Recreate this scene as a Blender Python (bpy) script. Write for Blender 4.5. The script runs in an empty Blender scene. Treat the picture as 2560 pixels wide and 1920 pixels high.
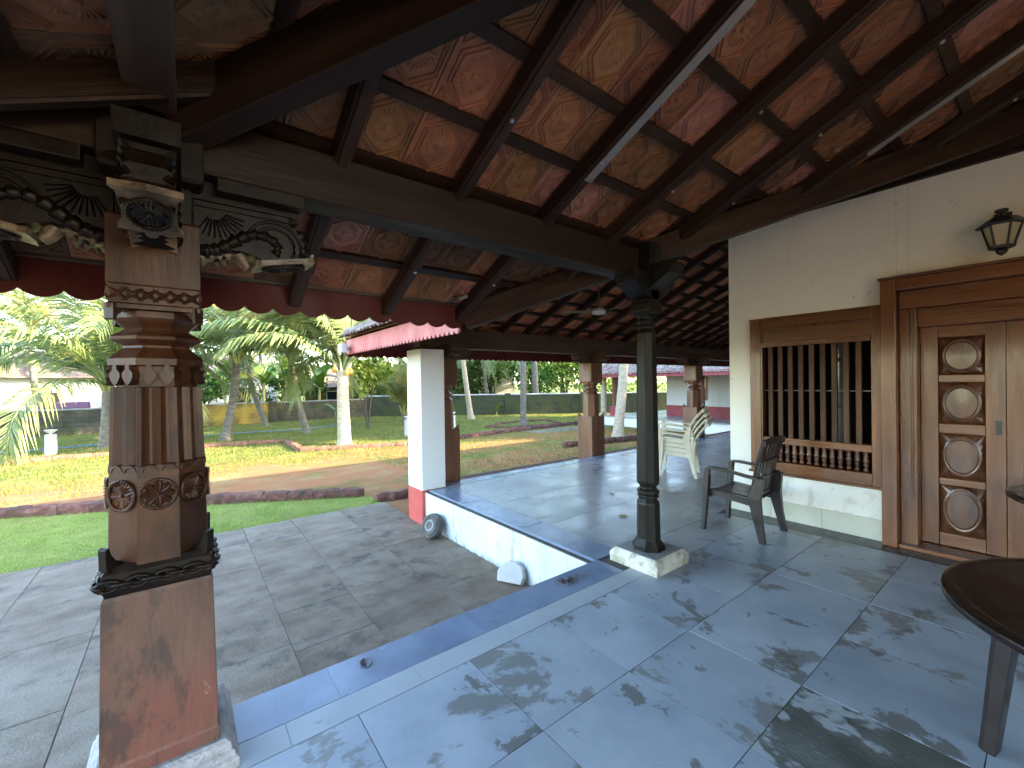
import bpy, math, random
import numpy as np
from mathutils import Vector, Matrix, noise as mnoise
random.seed(11); rng = np.random.default_rng(5)
R = math.radians
sc = bpy.context.scene
col = sc.collection

# ------------------------------------------------------------------ camera, sky, sun, exposure
def look_axes(yaw, pitch, roll):
    fw = Vector((math.sin(yaw)*math.cos(pitch), math.cos(yaw)*math.cos(pitch), math.sin(pitch)))
    rt = Vector((math.cos(yaw), -math.sin(yaw), 0)); up = rt.cross(fw)
    return rt*math.cos(roll)+up*math.sin(roll), up*math.cos(roll)-rt*math.sin(roll), fw
cam_d = bpy.data.cameras.new('camera'); cam = bpy.data.objects.new('camera', cam_d); col.objects.link(cam)
rt, up, fw = look_axes(R(37.83), R(-.233), R(-.744))
cam.matrix_world = Matrix(((rt.x, up.x, -fw.x, 0), (rt.y, up.y, -fw.y, 0), (rt.z, up.z, -fw.z, 1.55), (0, 0, 0, 1)))
cam_d.sensor_width = 36; cam_d.lens = 1059/2560*36; cam_d.clip_start = .02; cam_d.clip_end = 2000
sc.camera = cam
SUN_EL = 20.0; SUN_AZ = 127.7            # azimuth clockwise from +Y
wd = bpy.data.worlds.new('World'); sc.world = wd; wd.use_nodes = True
wn = wd.node_tree.nodes; wl = wd.node_tree.links
sky = wn.new('ShaderNodeTexSky'); sky.sky_type = 'NISHITA'; sky.sun_disc = False
sky.sun_elevation = R(SUN_EL); sky.sun_rotation = R(SUN_AZ); sky.air_density = 1.0; sky.dust_density = 1.0; sky.ozone_density = 1.0
wl.new(sky.outputs[0], wn['Background'].inputs[0]); wn['Background'].inputs[1].default_value = .15
sun_d = bpy.data.lights.new('sun', 'SUN'); sun_d.energy = 2.9; sun_d.angle = R(.5); sun_d.color = (1, .80, .52)
sun = bpy.data.objects.new('sun', sun_d); col.objects.link(sun)
sdir = Vector((-math.sin(R(SUN_AZ))*math.cos(R(SUN_EL)), -math.cos(R(SUN_AZ))*math.cos(R(SUN_EL)), -math.sin(R(SUN_EL))))
sun.rotation_euler = sdir.to_track_quat('-Z', 'Y').to_euler(); sun.location = (20, -14, 12)
sc.view_settings.view_transform = 'Standard'; sc.view_settings.look = 'None'
sc.view_settings.exposure = 3.7; sc.view_settings.gamma = 1
sc.cycles.use_denoising = True
sc.cycles.max_bounces = 7; sc.cycles.diffuse_bounces = 5; sc.cycles.glossy_bounces = 3; sc.cycles.transmission_bounces = 4; sc.cycles.transparent_max_bounces = 4; sc.cycles.caustics_reflective = False
sc.cycles.use_adaptive_sampling = True; sc.cycles.adaptive_threshold = .013
sc.cycles.sample_clamp_indirect = 6

# ------------------------------------------------------------------ materials
MATS = {}
def mat(name, cols, scale=3.0, stretch=(1, 1, 1), rough=(.5, .7), bump=0.0, bscale=30.0, layers=(), objrand=0.0, coat=0.0,
        spec=.5, huer=0.0, translucent=0.0, metallic=0.0, emit=None, detail=3.0, bstretch=None, brick=None, ldet=4.0, ldist=0.0):
    m = bpy.data.materials.new(name); m.use_nodes = True; MATS[name] = m
    N = m.node_tree.nodes; L = m.node_tree.links
    b = N['Principled BSDF']; out = N['Material Output']
    tc = N.new('ShaderNodeTexCoord'); oi = N.new('ShaderNodeObjectInfo')
    off = N.new('ShaderNodeVectorMath'); off.operation = 'SCALE'; off.inputs[0].default_value = (31.7, 17.3, 53.1); L.new(oi.outputs['Random'], off.inputs['Scale'])
    ad = N.new('ShaderNodeVectorMath'); ad.operation = 'ADD'; L.new(tc.outputs['Object'], ad.inputs[0]); L.new(off.outputs[0], ad.inputs[1])
    def vec(st):
        v = N.new('ShaderNodeVectorMath'); v.operation = 'MULTIPLY'; v.inputs[1].default_value = st; L.new(ad.outputs[0], v.inputs[0]); return v.outputs[0]
    def nz(s, st, d=detail, rough_=.6, dist=0.0):
        n = N.new('ShaderNodeTexNoise'); n.inputs['Scale'].default_value = s; n.inputs['Detail'].default_value = d; n.inputs['Roughness'].default_value = rough_; n.inputs['Distortion'].default_value = dist
        L.new(vec(st), n.inputs['Vector']); return n.outputs['Fac']
    base = nz(scale, stretch)
    rp = N.new('ShaderNodeValToRGB'); L.new(base, rp.inputs[0])
    e = rp.color_ramp.elements
    k = len(cols)
    while len(e) < k: e.new(.5)
    for i, c in enumerate(cols):
        e[i].position = .28+.44*i/max(1, k-1); e[i].color = (*c, 1)
    cur = rp.outputs[0]
    if huer or objrand:
        h = N.new('ShaderNodeHueSaturation'); L.new(cur, h.inputs['Color'])
        mr = N.new('ShaderNodeMapRange'); L.new(oi.outputs['Random'], mr.inputs[0]); mr.inputs[3].default_value = 1-objrand; mr.inputs[4].default_value = 1+objrand
        L.new(mr.outputs[0], h.inputs['Value'])
        if huer:
            wnz = N.new('ShaderNodeTexWhiteNoise'); wnz.noise_dimensions = '1D'; L.new(oi.outputs['Random'], wnz.inputs['W'])
            m2 = N.new('ShaderNodeMapRange'); L.new(wnz.outputs['Value'], m2.inputs[0]); m2.inputs[3].default_value = .5-huer; m2.inputs[4].default_value = .5+huer
            L.new(m2.outputs[0], h.inputs['Hue'])
        cur = h.outputs[0]
    rcur = None
    mrr = N.new('ShaderNodeMapRange'); L.new(nz(scale*1.7, stretch, 1), mrr.inputs[0]); mrr.inputs[1].default_value = .3; mrr.inputs[2].default_value = .7
    mrr.inputs[3].default_value = rough[0]; mrr.inputs[4].default_value = rough[1]; rcur = mrr.outputs[0]
    for ly in layers:
        c, s, st, lo, hi, amt = ly[:6]
        mk = N.new('ShaderNodeMapRange'); mk.inputs[1].default_value = lo; mk.inputs[2].default_value = hi; mk.inputs[4].default_value = amt
        L.new(nz(s, st, ldet, .68, ldist if s < 10 else 0), mk.inputs[0])
        fac = mk.outputs[0]
        if len(ly) > 7 and ly[7]:            # a height or place mask in object space: (axis, from, to)
            ax, f0, f1 = ly[7]
            sx = N.new('ShaderNodeSeparateXYZ'); L.new(tc.outputs['Object'], sx.inputs[0])
            mh = N.new('ShaderNodeMapRange'); L.new(sx.outputs[ax], mh.inputs[0]); mh.inputs[1].default_value = f0; mh.inputs[2].default_value = f1
            mm = N.new('ShaderNodeMath'); mm.operation = 'MULTIPLY'; L.new(fac, mm.inputs[0]); L.new(mh.outputs[0], mm.inputs[1]); fac = mm.outputs[0]
        mx = N.new('ShaderNodeMix'); mx.data_type = 'RGBA'; L.new(fac, mx.inputs[0]); L.new(cur, mx.inputs[6]); mx.inputs[7].default_value = (*c, 1); cur = mx.outputs[2]
        if len(ly) > 6 and ly[6] is not None:
            mf = N.new('ShaderNodeMix'); L.new(fac, mf.inputs[0]); L.new(rcur, mf.inputs[2]); mf.inputs[3].default_value = ly[6]; rcur = mf.outputs[0]
    hgt = None
    if brick:
        bt = N.new('ShaderNodeTexBrick'); bt.inputs['Scale'].default_value = 1; bt.inputs['Brick Width'].default_value = brick[0]; bt.inputs['Row Height'].default_value = brick[1]
        bt.inputs['Mortar Size'].default_value = brick[2]; bt.inputs['Color1'].default_value = (1, 1, 1, 1); bt.inputs['Color2'].default_value = (.8, .8, .8, 1); bt.inputs['Mortar'].default_value = (.35, .35, .35, 1)
        sx = N.new('ShaderNodeSeparateXYZ'); L.new(tc.outputs['Object'], sx.inputs[0]); cb = N.new('ShaderNodeCombineXYZ')
        L.new(sx.outputs[0], cb.inputs[0]); L.new(sx.outputs[2], cb.inputs[1]); L.new(cb.outputs[0], bt.inputs['Vector'])
        mx = N.new('ShaderNodeMix'); mx.data_type = 'RGBA'; mx.blend_type = 'MULTIPLY'; mx.inputs[0].default_value = .4; L.new(cur, mx.inputs[6]); L.new(bt.outputs[0], mx.inputs[7]); cur = mx.outputs[2]
    if bump:
        bp = N.new('ShaderNodeBump'); bp.inputs['Strength'].default_value = bump; bp.inputs['Distance'].default_value = .01
        L.new(nz(bscale, bstretch or stretch, 2, .6), bp.inputs['Height']); L.new(bp.outputs[0], b.inputs['Normal'])
    L.new(cur, b.inputs['Base Color']); L.new(rcur, b.inputs['Roughness'])
    b.inputs['Specular IOR Level'].default_value = spec; b.inputs['Coat Weight'].default_value = coat; b.inputs['Coat Roughness'].default_value = .12
    b.inputs['Metallic'].default_value = metallic
    if emit:
        b.inputs['Emission Color'].default_value = (*emit[0], 1); b.inputs['Emission Strength'].default_value = emit[1]
    if translucent:
        t = N.new('ShaderNodeBsdfTranslucent'); L.new(cur, t.inputs['Color']); ms = N.new('ShaderNodeMixShader'); ms.inputs[0].default_value = translucent
        L.new(b.outputs[0], ms.inputs[1]); L.new(t.outputs[0], ms.inputs[2]); L.new(ms.outputs[0], out.inputs[0])
    return m
GX = (.12, 1, 1); GZ = (1, 1, .12); O1 = (1, 1, 1)
mat('rafter_wood', [(.015, .0065, .004), (.030, .014, .0085), (.050, .026, .016)], 9, GX, (.5, .7), .35, 40, [((.085, .055, .038), 5, (.25, 1, 1), .58, .75, .5)], .18, spec=.25)
mat('beam_wood', [(.008, .0035, .0018), (.016, .007, .0035), (.027, .013, .007)], 7, GX, (.5, .68), .25, 45, [((.06, .045, .03), 4, (.3, 1, 1), .60, .8, .5)], .1, spec=.25)
mat('tail_wood', [(.028, .015, .009), (.052, .029, .018), (.08, .048, .031)], 8, GX, (.5, .7), .5, 40, (), .12)
mat('column_black', [(.006, .0055, .0048), (.012, .011, .0092), (.022, .019, .015)], 8, GZ, (.36, .55), .2, 40, [((.05, .044, .035), 6, (1, 1, .3), .60, .76, .5)], spec=.2)
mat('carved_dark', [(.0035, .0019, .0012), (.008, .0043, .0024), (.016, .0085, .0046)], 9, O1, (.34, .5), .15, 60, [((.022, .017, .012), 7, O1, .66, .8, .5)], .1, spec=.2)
mat('pillar_wood', [(.018, .0058, .0024), (.042, .0145, .0056), (.080, .030, .012)], 6, GZ, (.34, .5), .12, 45,
    [((.10, .05, .022), 4.5, (1, 1, .4), .56, .72, .6), ((.010, .006, .004), 5, (1, 1, .5), .52, .68, .7)], spec=.28)
mat('pillar_base_wood', [(.062, .030, .019), (.105, .052, .033), (.15, .078, .050)], 6, (1, 1, .3), (.5, .7), .7, 30,
    [((.035, .022, .015), 3.5, (1, 1, .55), .52, .68, .75), ((.11, .044, .027), 2.4, (1, 1, .7), .46, .56, .7), ((.14, .044, .026), 3.0, (1, 1, .8), .44, .50, .85, .55, (2, .50, .34)), ((.028, .016, .011), 4.2, (1, 1, .5), .54, .60, .7), ((.30, .25, .18), 6, (1, 1, .45), .635, .65, .7, .6, (2, .62, .3)), ((.03, .018, .012), 9, (1, 1, .3), .56, .62, .6)], ldet=7)
mat('far_pillar_wood', [(.09, .036, .017), (.16, .066, .032), (.23, .105, .055)], 5, GZ, (.3, .5), .3, 40, (), .1)
mat('teak', [(.085, .027, .0085), (.165, .058, .018), (.255, .105, .038)], 7, GZ, (.24, .42), .22, 60, [((.36, .20, .10), 5, (1, 1, .4), .60, .8, .55), ((.06, .026, .013), 6, (1, 1, .4), .60, .78, .5)], .1, coat=.25)
mat('teak_across', [(.085, .027, .0085), (.165, .058, .018), (.255, .105, .038)], 7, (1, .12, 1), (.24, .42), .22, 60, [((.30, .19, .11), 5, (1, .4, 1), .62, .8, .55)], .1, coat=.25)
mat('teak_panel', [(.05, .017, .0075), (.095, .035, .015), (.145, .062, .030)], 8, GZ, (.22, .36), .2, 60, [((.22, .16, .11), 9, O1, .60, .74, .5)], .1, coat=.35)
mat('dark_bar', [(.032, .013, .006), (.065, .028, .013), (.11, .052, .025)], 8, GZ, (.4, .6), .2, 50, (), .1, spec=.3)
mat('terracotta', [(.21, .096, .052), (.28, .128, .070), (.345, .162, .092)], 5, O1, (.7, .9), .4, 70,
    [((.085, .055, .038), 2.5, O1, .52, .72, .75), ((.33, .155, .10), 3.5, O1, .58, .70, .4)], .26, spec=.25, huer=.012)
mat('terracotta_rose', [(.29, .13, .10), (.345, .16, .125), (.39, .195, .155)], 4, O1, (.7, .9), .4, 70, [((.10, .07, .055), 4, O1, .58, .78, .7)], .15, spec=.25)
mat('terracotta_soot', [(.085, .050, .032), (.14, .078, .047), (.19, .103, .062)], 5, O1, (.7, .9), .4, 70, [((.26, .125, .075), 4, O1, .55, .72, .7)], .2, spec=.25)
mat('terracotta_lit', [(.34, .13, .07), (.44, .18, .10), (.52, .23, .14)], 5, O1, (.7, .9), .3, 70, [((.16, .09, .06), 4, O1, .56, .74, .6)], .2, spec=.25)  # hall tiles: terracotta with bounce light brightened into the colour
mat('hall_beam', [(.035, .016, .010), (.06, .028, .018), (.09, .046, .030)], 7, GX, (.4, .6), .3, 45, [((.12, .08, .055), 4, (.3, 1, 1), .60, .8, .4)], .1)
mat('roof_tile', [(.13, .10, .09), (.22, .17, .15), (.33, .27, .24)], 6, O1, (.8, .95), .6, 40, [((.045, .04, .04), 4, O1, .5, .7, .8), ((.42, .38, .34), 7, O1, .62, .75, .5)], .3, spec=.2)
mat('roof_under', [(.05, .035, .028), (.08, .05, .04)], 4, O1, (.9, .95))
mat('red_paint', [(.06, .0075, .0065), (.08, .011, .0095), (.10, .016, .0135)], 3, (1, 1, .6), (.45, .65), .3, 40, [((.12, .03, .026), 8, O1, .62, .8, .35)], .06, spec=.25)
mat('red_paint_skylit', [(.40, .085, .075), (.48, .12, .105), (.54, .16, .14)], 3, (1, 1, .6), (.5, .7), .3, 40, [((.30, .16, .13), 8, O1, .62, .8, .35)], .06)  # same red paint, skylight on the outer board put into the colour
mat('maroon_paint', [(.24, .035, .045), (.32, .055, .065)], 3, O1, (.5, .7))
mat('red_base', [(.42, .065, .055), (.52, .095, .08)], 4, O1, (.4, .55), .1, 40, [((.62, .3, .27), 9, O1, .66, .8, .4)])
mat('wall_paint', [(.79, .785, .74), (.83, .825, .785), (.85, .845, .81)], 1.2, O1, (.6, .75), .12, 25, [((.58, .54, .44), 2.2, (1, 1, .3), .56, .74, .4), ((.50, .45, .36), 7, (1, 1, .6), .52, .62, .55, None, (2, .75, .2)), ((.55, .53, .48), 14, O1, .64, .68, .5)], ldet=6)
mat('white_paint', [(.70, .72, .72), (.77, .78, .78)], 1.5, (1, 1, .4), (.5, .65), .1, 30, [((.55, .50, .40), 3, (1, 1, .25), .56, .74, .45), ((.45, .42, .36), 11, O1, .63, .68, .5)], ldet=6)
mat('marble', [(.50, .54, .57), (.58, .615, .64), (.64, .67, .685)], 3, (1, 1, .35), (.25, .45), .05, 30, [((.36, .38, .36), 5, (1, 1, .12), .54, .70, .5), ((.13, .13, .08), 6, (1, 2, 1), .38, .60, .85, .8, (2, -.42, -.51)), ((.25, .23, .18), 9, (1, 1, .3), .60, .64, .5)], .06, ldet=6)
mat('skirting', [(.50, .51, .44), (.58, .585, .51)], 3, O1, (.4, .55), .1, 30, [((.36, .35, .28), 4, O1, .58, .75, .5)], .05)
mat('floor_stone', [(.225, .265, .305), (.29, .33, .37), (.35, .385, .42)], 2.2, O1, (.28, .42), .10, 120,
    [((.40, .43, .45), 60, O1, .58, .70, .35), ((.155, .152, .135), 1.6, O1, .552, .578, .80, .34), ((.095, .088, .070), 3.0, O1, .585, .605, .75, .34), ((.44, .42, .36), 9, O1, .66, .70, .35)], .08, spec=.5, ldet=9, ldist=.35)
mat('floor_stone_mossy', [(.055, .058, .050), (.10, .105, .092), (.15, .155, .14)], 6, (1, .6, 1), (.34, .55), .35, 60, [((.32, .345, .36), 3.2, (1, .7, 1), .56, .60, .9)], .1)
mat('floor_hall', [(.20, .215, .225), (.265, .28, .285), (.33, .34, .34)], 1.4, O1, (.22, .38), .02, 90, [((.10, .085, .06), 2.0, (1, 2.2, 1), .60, .68, .6, .3), ((.26, .24, .17), 1.1, O1, .60, .72, .35)], .06)
mat('strip_stone', [(.13, .165, .235), (.175, .22, .30), (.22, .265, .34)], 2, O1, (.16, .32), .05, 80, [((.14, .15, .16), 5, O1, .60, .75, .4), ((.025, .022, .022), 4, O1, .70, .73, .7)], .08)
mat('light_strip', [(.28, .31, .335), (.34, .37, .39)], 3, O1, (.34, .5), .1, 90, [((.16, .15, .12), 4, O1, .64, .70, .6)], .06)
mat('black_stone', [(.018, .020, .022), (.035, .037, .038)], 4, O1, (.25, .4), .05, 60)
mat('mortar', [(.055, .045, .035), (.09, .075, .06)], 12, O1, (.9, .95))
mat('paving', [(.13, .095, .066), (.18, .135, .096), (.235, .182, .135)], 2.6, (1, 1.6, 1), (.62, .85), .9, 55,
    [((.24, .20, .15), 1.2, O1, .50, .62, .6), ((.045, .040, .036), 2.6, O1, .54, .66, .7), ((.06, .068, .035), 1.6, O1, .58, .66, .45), ((.34, .32, .29), 40, O1, .66, .72, .5)], .08, spec=.25, ldet=7)
mat('plinth_stone', [(.20, .19, .185), (.29, .28, .275), (.38, .37, .36)], 9, O1, (.6, .8), .9, 40, [((.10, .095, .09), 7, O1, .55, .7, .6)])
mat('plinth_pale', [(.34, .32, .25), (.52, .49, .41), (.62, .60, .53)], 7, O1, (.6, .8), .5, 45, [((.16, .11, .05), 4, O1, .50, .66, .8), ((.09, .075, .055), 9, O1, .6, .7, .7)])
mat('plinth_granite', [(.07, .068, .066), (.2, .195, .19), (.42, .41, .40)], 90, O1, (.4, .6), .2, 90)
mat('laterite', [(.075, .034, .027), (.125, .056, .043), (.19, .10, .078)], 9, O1, (.85, .95), 1.0, 45, [((.045, .05, .035), 5, O1, .5, .68, .8)], .2, spec=.2)
mat('laterite_orange', [(.14, .065, .042), (.21, .10, .066), (.28, .15, .10)], 8, O1, (.85, .95), 1.0, 45, [((.14, .12, .06), 5, O1, .56, .7, .6)], .15, spec=.2)
mat('lawn', [(.055, .085, .018), (.095, .125, .028), (.15, .165, .05)], .9, O1, (.9, 1), 1.0, 60,
    [((.28, .125, .058), .55, (.6, 1, 1), .36, .52, .97, None, (1, 14.6, 12.4)), ((.25, .21, .10), 1.6, O1, .50, .68, .6)], 0, spec=.1)
mat('near_turf', [(.18, .225, .05), (.24, .28, .07), (.31, .33, .11)], 2.5, O1, (.9, 1), 1.0, 80, [((.24, .20, .09), 2.2, O1, .5, .66, .75), ((.10, .14, .03), 5, O1, .55, .7, .5)], spec=.1)
mat('soil', [(.26, .135, .075), (.36, .19, .11), (.42, .25, .155)], 1.2, (1, 2.5, 1), (.9, 1), .8, 30, [((.16, .15, .05), 2.2, (1, 2, 1), .52, .66, .7)], spec=.1)
mat('path_soil', [(.13, .11, .10), (.2, .17, .15), (.26, .22, .2)], 5, O1, (.9, 1), .8, 40, (), spec=.1)
mat('grass_blade', [(.20, .26, .055), (.28, .34, .085), (.38, .41, .14)], 1.6, O1, (.6, .8), translucent=.35, spec=.2)
mat('grass_dry', [(.15, .19, .035), (.22, .23, .055), (.33, .29, .10)], .8, O1, (.6, .8), translucent=.35, spec=.2)
mat('boundary_wall', [(.035, .034, .028), (.07, .066, .05), (.12, .105, .07)], 1.6, O1, (.85, .95), .8, 20, [((.05, .065, .02), 2.2, O1, .5, .66, .7), ((.20, .14, .05), 1.2, O1, .55, .7, .5)], 0, spec=.2, brick=(.42, .2, .018))
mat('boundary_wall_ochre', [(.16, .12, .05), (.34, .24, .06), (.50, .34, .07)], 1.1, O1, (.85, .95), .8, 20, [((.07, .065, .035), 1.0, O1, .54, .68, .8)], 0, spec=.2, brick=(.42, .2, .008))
mat('boundary_wall_mossy', [(.035, .036, .026), (.065, .066, .045), (.11, .105, .065)], 1.6, O1, (.85, .95), .8, 20, [((.05, .068, .018), 1.6, O1, .45, .6, .8)], 0, spec=.2, brick=(.42, .2, .012))
mat('coping', [(.42, .43, .42), (.58, .58, .56)], 3, O1, (.7, .85), .3, 20)
mat('trunk', [(.09, .08, .066), (.15, .135, .112), (.24, .22, .185)], 5, (1, 1, 5), (.8, .95), 1.0, 12, [((.055, .05, .042), 9, (1, 1, 2), .55, .68, .7), ((.5, .47, .42), 6, O1, .66, .74, .6)], .15, bstretch=(.4, .4, 4), spec=.2)
mat('trunk_pale', [(.32, .26, .18), (.42, .35, .25), (.52, .45, .34)], 5, (1, 1, 4), (.8, .95), 1.0, 12, [((.16, .11, .07), 8, (1, 1, 2.5), .58, .7, .6)], .08, bstretch=(.4, .4, 4), spec=.2)
mat('frond', [(.13, .18, .065), (.19, .245, .09), (.27, .31, .13)], 1.5, O1, (.36, .5), objrand=.25, huer=.015, translucent=.35, spec=.4)
mat('frond_yellow', [(.24, .24, .06), (.34, .31, .09), (.44, .38, .14)], 1.2, O1, (.4, .6), objrand=.2, huer=.012, translucent=.4, spec=.3)
mat('frond_dry', [(.22, .13, .06), (.32, .21, .11)], 2, O1, (.7, .9), translucent=.3, spec=.2)
mat('rachis', [(.20, .21, .05), (.28, .26, .08)], 3, O1, (.4, .6))
mat('coconut', [(.40, .22, .025), (.50, .30, .04)], 4, O1, (.35, .5))
mat('broadleaf', [(.045, .10, .02), (.085, .16, .03), (.15, .23, .05)], 1.1, O1, (.4, .6), objrand=.3, huer=.02, translucent=.35, spec=.4)
mat('broadleaf_bright', [(.12, .20, .035), (.19, .28, .05), (.28, .35, .08)], 1.1, O1, (.4, .6), objrand=.2, huer=.015, translucent=.4, spec=.3)
mat('banana_leaf', [(.06, .13, .02), (.09, .18, .025), (.14, .22, .04)], 2, (1, 4, 1), (.35, .5), objrand=.2, translucent=.4, spec=.4)
mat('bark', [(.05, .04, .03), (.10, .08, .06)], 6, (1, 1, .3), (.85, .95), .8, 20)
mat('brown_plastic', [(.017, .0115, .0105), (.024, .017, .0155)], 4, O1, (.28, .42), .04, 60, (), .04)
mat('table_plastic', [(.009, .0055, .005), (.014, .008, .007)], 4, O1, (.20, .32), .03, 60, [((.035, .025, .022), 14, O1, .66, .74, .25)])
mat('white_plastic', [(.60, .565, .46), (.68, .645, .54)], 3, O1, (.32, .45), .03, 40, [((.42, .38, .28), 5, O1, .6, .75, .3)], .05)
mat('iron_black', [(.008, .008, .009), (.016, .016, .017)], 6, O1, (.35, .5), .2, 60)
mat('lamp_glass', [(.62, .54, .36), (.70, .62, .44)], 5, O1, (.12, .2), translucent=.4)
mat('strap_metal', [(.20, .19, .20), (.28, .27, .28)], 5, GX, (.35, .5), .1, 40, metallic=.2)
mat('bolt_metal', [(.5, .5, .5), (.6, .6, .6)], 5, O1, (.3, .4), metallic=.9)
mat('brass', [(.07, .05, .03), (.11, .08, .045)], 5, O1, (.3, .45), metallic=.9)
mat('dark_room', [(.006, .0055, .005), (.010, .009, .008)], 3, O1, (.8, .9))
mat('glass_dim', [(.10, .11, .11), (.14, .15, .15)], 3, O1, (.08, .15))
mat('grey_stone', [(.045, .042, .038), (.09, .084, .076), (.15, .142, .13)], 9, O1, (.75, .9), 1.0, 50, [((.05, .05, .045), 6, O1, .55, .7, .6)])
mat('pale_stone', [(.42, .41, .40), (.55, .54, .53)], 6, O1, (.7, .85), .8, 40, [((.25, .24, .22), 5, O1, .6, .7, .5)])
mat('fan_white', [(.55, .55, .55), (.62, .62, .62)], 4, O1, (.35, .5))
mat('fan_brown', [(.12, .08, .06), (.16, .11, .08)], 4, O1, (.35, .5))
mat('house_white', [(.55, .55, .53), (.66, .66, .63)], .8, O1, (.7, .85), .2, 10, [((.4, .38, .33), 1.2, (1, 1, .4), .58, .75, .5)], .08)
mat('purple_paint', [(.10, .045, .09), (.13, .06, .11)], 2, O1, (.6, .7))
mat('blue_sheet', [(.10, .22, .5), (.14, .28, .58)], 2, O1, (.4, .5))
mat('dry_leaf', [(.20, .12, .05), (.34, .24, .10)], 9, O1, (.7, .85), objrand=.4, huer=.03)
mat('debris', [(.045, .028, .022), (.10, .06, .045)], 20, O1, (.9, .95))
mat('wet_stain', [(.012, .012, .015), (.03, .03, .034)], 10, O1, (.1, .25))

# ------------------------------------------------------------------ mesh helpers
class MB:
    def __init__(s): s.v = []; s.f = []; s.sm = []
    def add(s, vs, fs, smooth=False):
        o = len(s.v); s.v += [tuple(p) for p in vs]; s.f += [tuple(i+o for i in f) for f in fs]; s.sm += [smooth]*len(fs); return s
    def box(s, x0, x1, y0, y1, z0, z1):
        return s.add([(x0, y0, z0), (x1, y0, z0), (x1, y1, z0), (x0, y1, z0), (x0, y0, z1), (x1, y0, z1), (x1, y1, z1), (x0, y1, z1)],
                     [(0, 3, 2, 1), (4, 5, 6, 7), (0, 1, 5, 4), (1, 2, 6, 5), (2, 3, 7, 6), (3, 0, 4, 7)])
    def slab(s, x0, x1, y0, y1, z0, z1, c=.004):     # a slab with eased upper edges
        return s.loft([[(x0, y0, z0), (x1, y0, z0), (x1, y1, z0), (x0, y1, z0)], [(x0, y0, z1-c), (x1, y0, z1-c), (x1, y1, z1-c), (x0, y1, z1-c)],
                       [(x0+c, y0+c, z1), (x1-c, y0+c, z1), (x1-c, y1-c, z1), (x0+c, y1-c, z1)]])
    def loft(s, rings, cap=True, smooth=False, closed=True):
        n = len(rings[0]); vs = [p for r in rings for p in r]; fs = []
        for k in range(len(rings)-1):
            for i in range(n if closed else n-1):
                j = (i+1) % n; fs.append((k*n+i, k*n+j, (k+1)*n+j, (k+1)*n+i))
        s.add(vs, fs, smooth)
        if cap: s.add(rings[0], [tuple(reversed(range(n)))]); s.add(rings[-1], [tuple(range(n))])
        return s
    def ngon_stack(s, prof, n, cx=0, cy=0, rot=None, smooth=False):   # prof: (z, apothem)
        a0 = math.pi/n if rot is None else rot; rings = []
        for z, ap in prof:
            r = ap/math.cos(math.pi/n); rings.append([(cx+r*math.cos(a0+2*math.pi*i/n), cy+r*math.sin(a0+2*math.pi*i/n), z) for i in range(n)])
        return s.loft(rings, smooth=smooth)
    def tube(s, path, rad, n=8, smooth=True, cap=True):
        rings = []; path = [Vector(p) for p in path]
        for i, p in enumerate(path):
            t = (path[min(i+1, len(path)-1)]-path[max(i-1, 0)]).normalized()
            a = t.cross(Vector((0, 0, 1)));  a = a if a.length > .05 else t.cross(Vector((1, 0, 0)))
            a.normalize(); b = t.cross(a); r = rad[i] if isinstance(rad, (list, tuple)) else rad
            rings.append([tuple(p+a*r*math.cos(2*math.pi*k/n)+b*r*math.sin(2*math.pi*k/n)) for k in range(n)])
        return s.loft(rings, cap, smooth)
    def prism(s, pts, a, b, axis='y'):      # outline in a plane, pushed along axis
        f = {'y': lambda p, t: (p[0], t, p[1]), 'x': lambda p, t: (t, p[0], p[1]), 'z': lambda p, t: (p[0], p[1], t)}[axis]
        n = len(pts); s.add([f(p, a) for p in pts]+[f(p, b) for p in pts], [(i, (i+1) % n, n+(i+1) % n, n+i) for i in range(n)])
        s.add([f(p, a) for p in pts], [tuple(reversed(range(n)))]); s.add([f(p, b) for p in pts], [tuple(range(n))]); return s
    def torus(s, c, R0, r, n=14, m=6, M=None):
        vs = []; fs = []
        for i in range(n):
            a = 2*math.pi*i/n
            for j in range(m):
                t = 2*math.pi*j/m; p = Vector(((R0+r*math.cos(t))*math.cos(a), (R0+r*math.cos(t))*math.sin(a), r*math.sin(t)))
                if M: p = M @ p
                vs.append(p+Vector(c))
        for i in range(n):
            for j in range(m): fs.append((i*m+j, ((i+1) % n)*m+j, ((i+1) % n)*m+(j+1) % m, i*m+(j+1) % m))
        return s.add(vs, fs, True)
    def ball(s, c, rx, ry, rz, n=10, m=6, M=None):
        rings = []
        for k in range(m+1):
            t = math.pi*k/m; r = max(.001, math.sin(t)); ring = []
            for i in range(n):
                p = Vector((rx*r*math.cos(2*math.pi*i/n), ry*r*math.sin(2*math.pi*i/n), -rz*math.cos(t)))
                if M: p = M @ p
                ring.append(tuple(p+Vector(c)))
            rings.append(ring)
        return s.loft(rings, True, True)
    def xf(s, M):
        s.v = [tuple(M @ Vector(p)) for p in s.v]; return s
    def mesh(s, name, m):
        me = bpy.data.meshes.new(name); me.from_pydata(s.v, [], s.f); me.update()
        me.polygons.foreach_set('use_smooth', s.sm)
        import bmesh
        bm = bmesh.new(); bm.from_mesh(me); bmesh.ops.recalc_face_normals(bm, faces=bm.faces); bm.to_mesh(me); bm.free()
        me.materials.append(MATS[m]); return me
    def build(s, name, m, parent=None, M=None, bevel=0):
        return put(name, s.mesh(name, m), parent, M, bevel)
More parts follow.
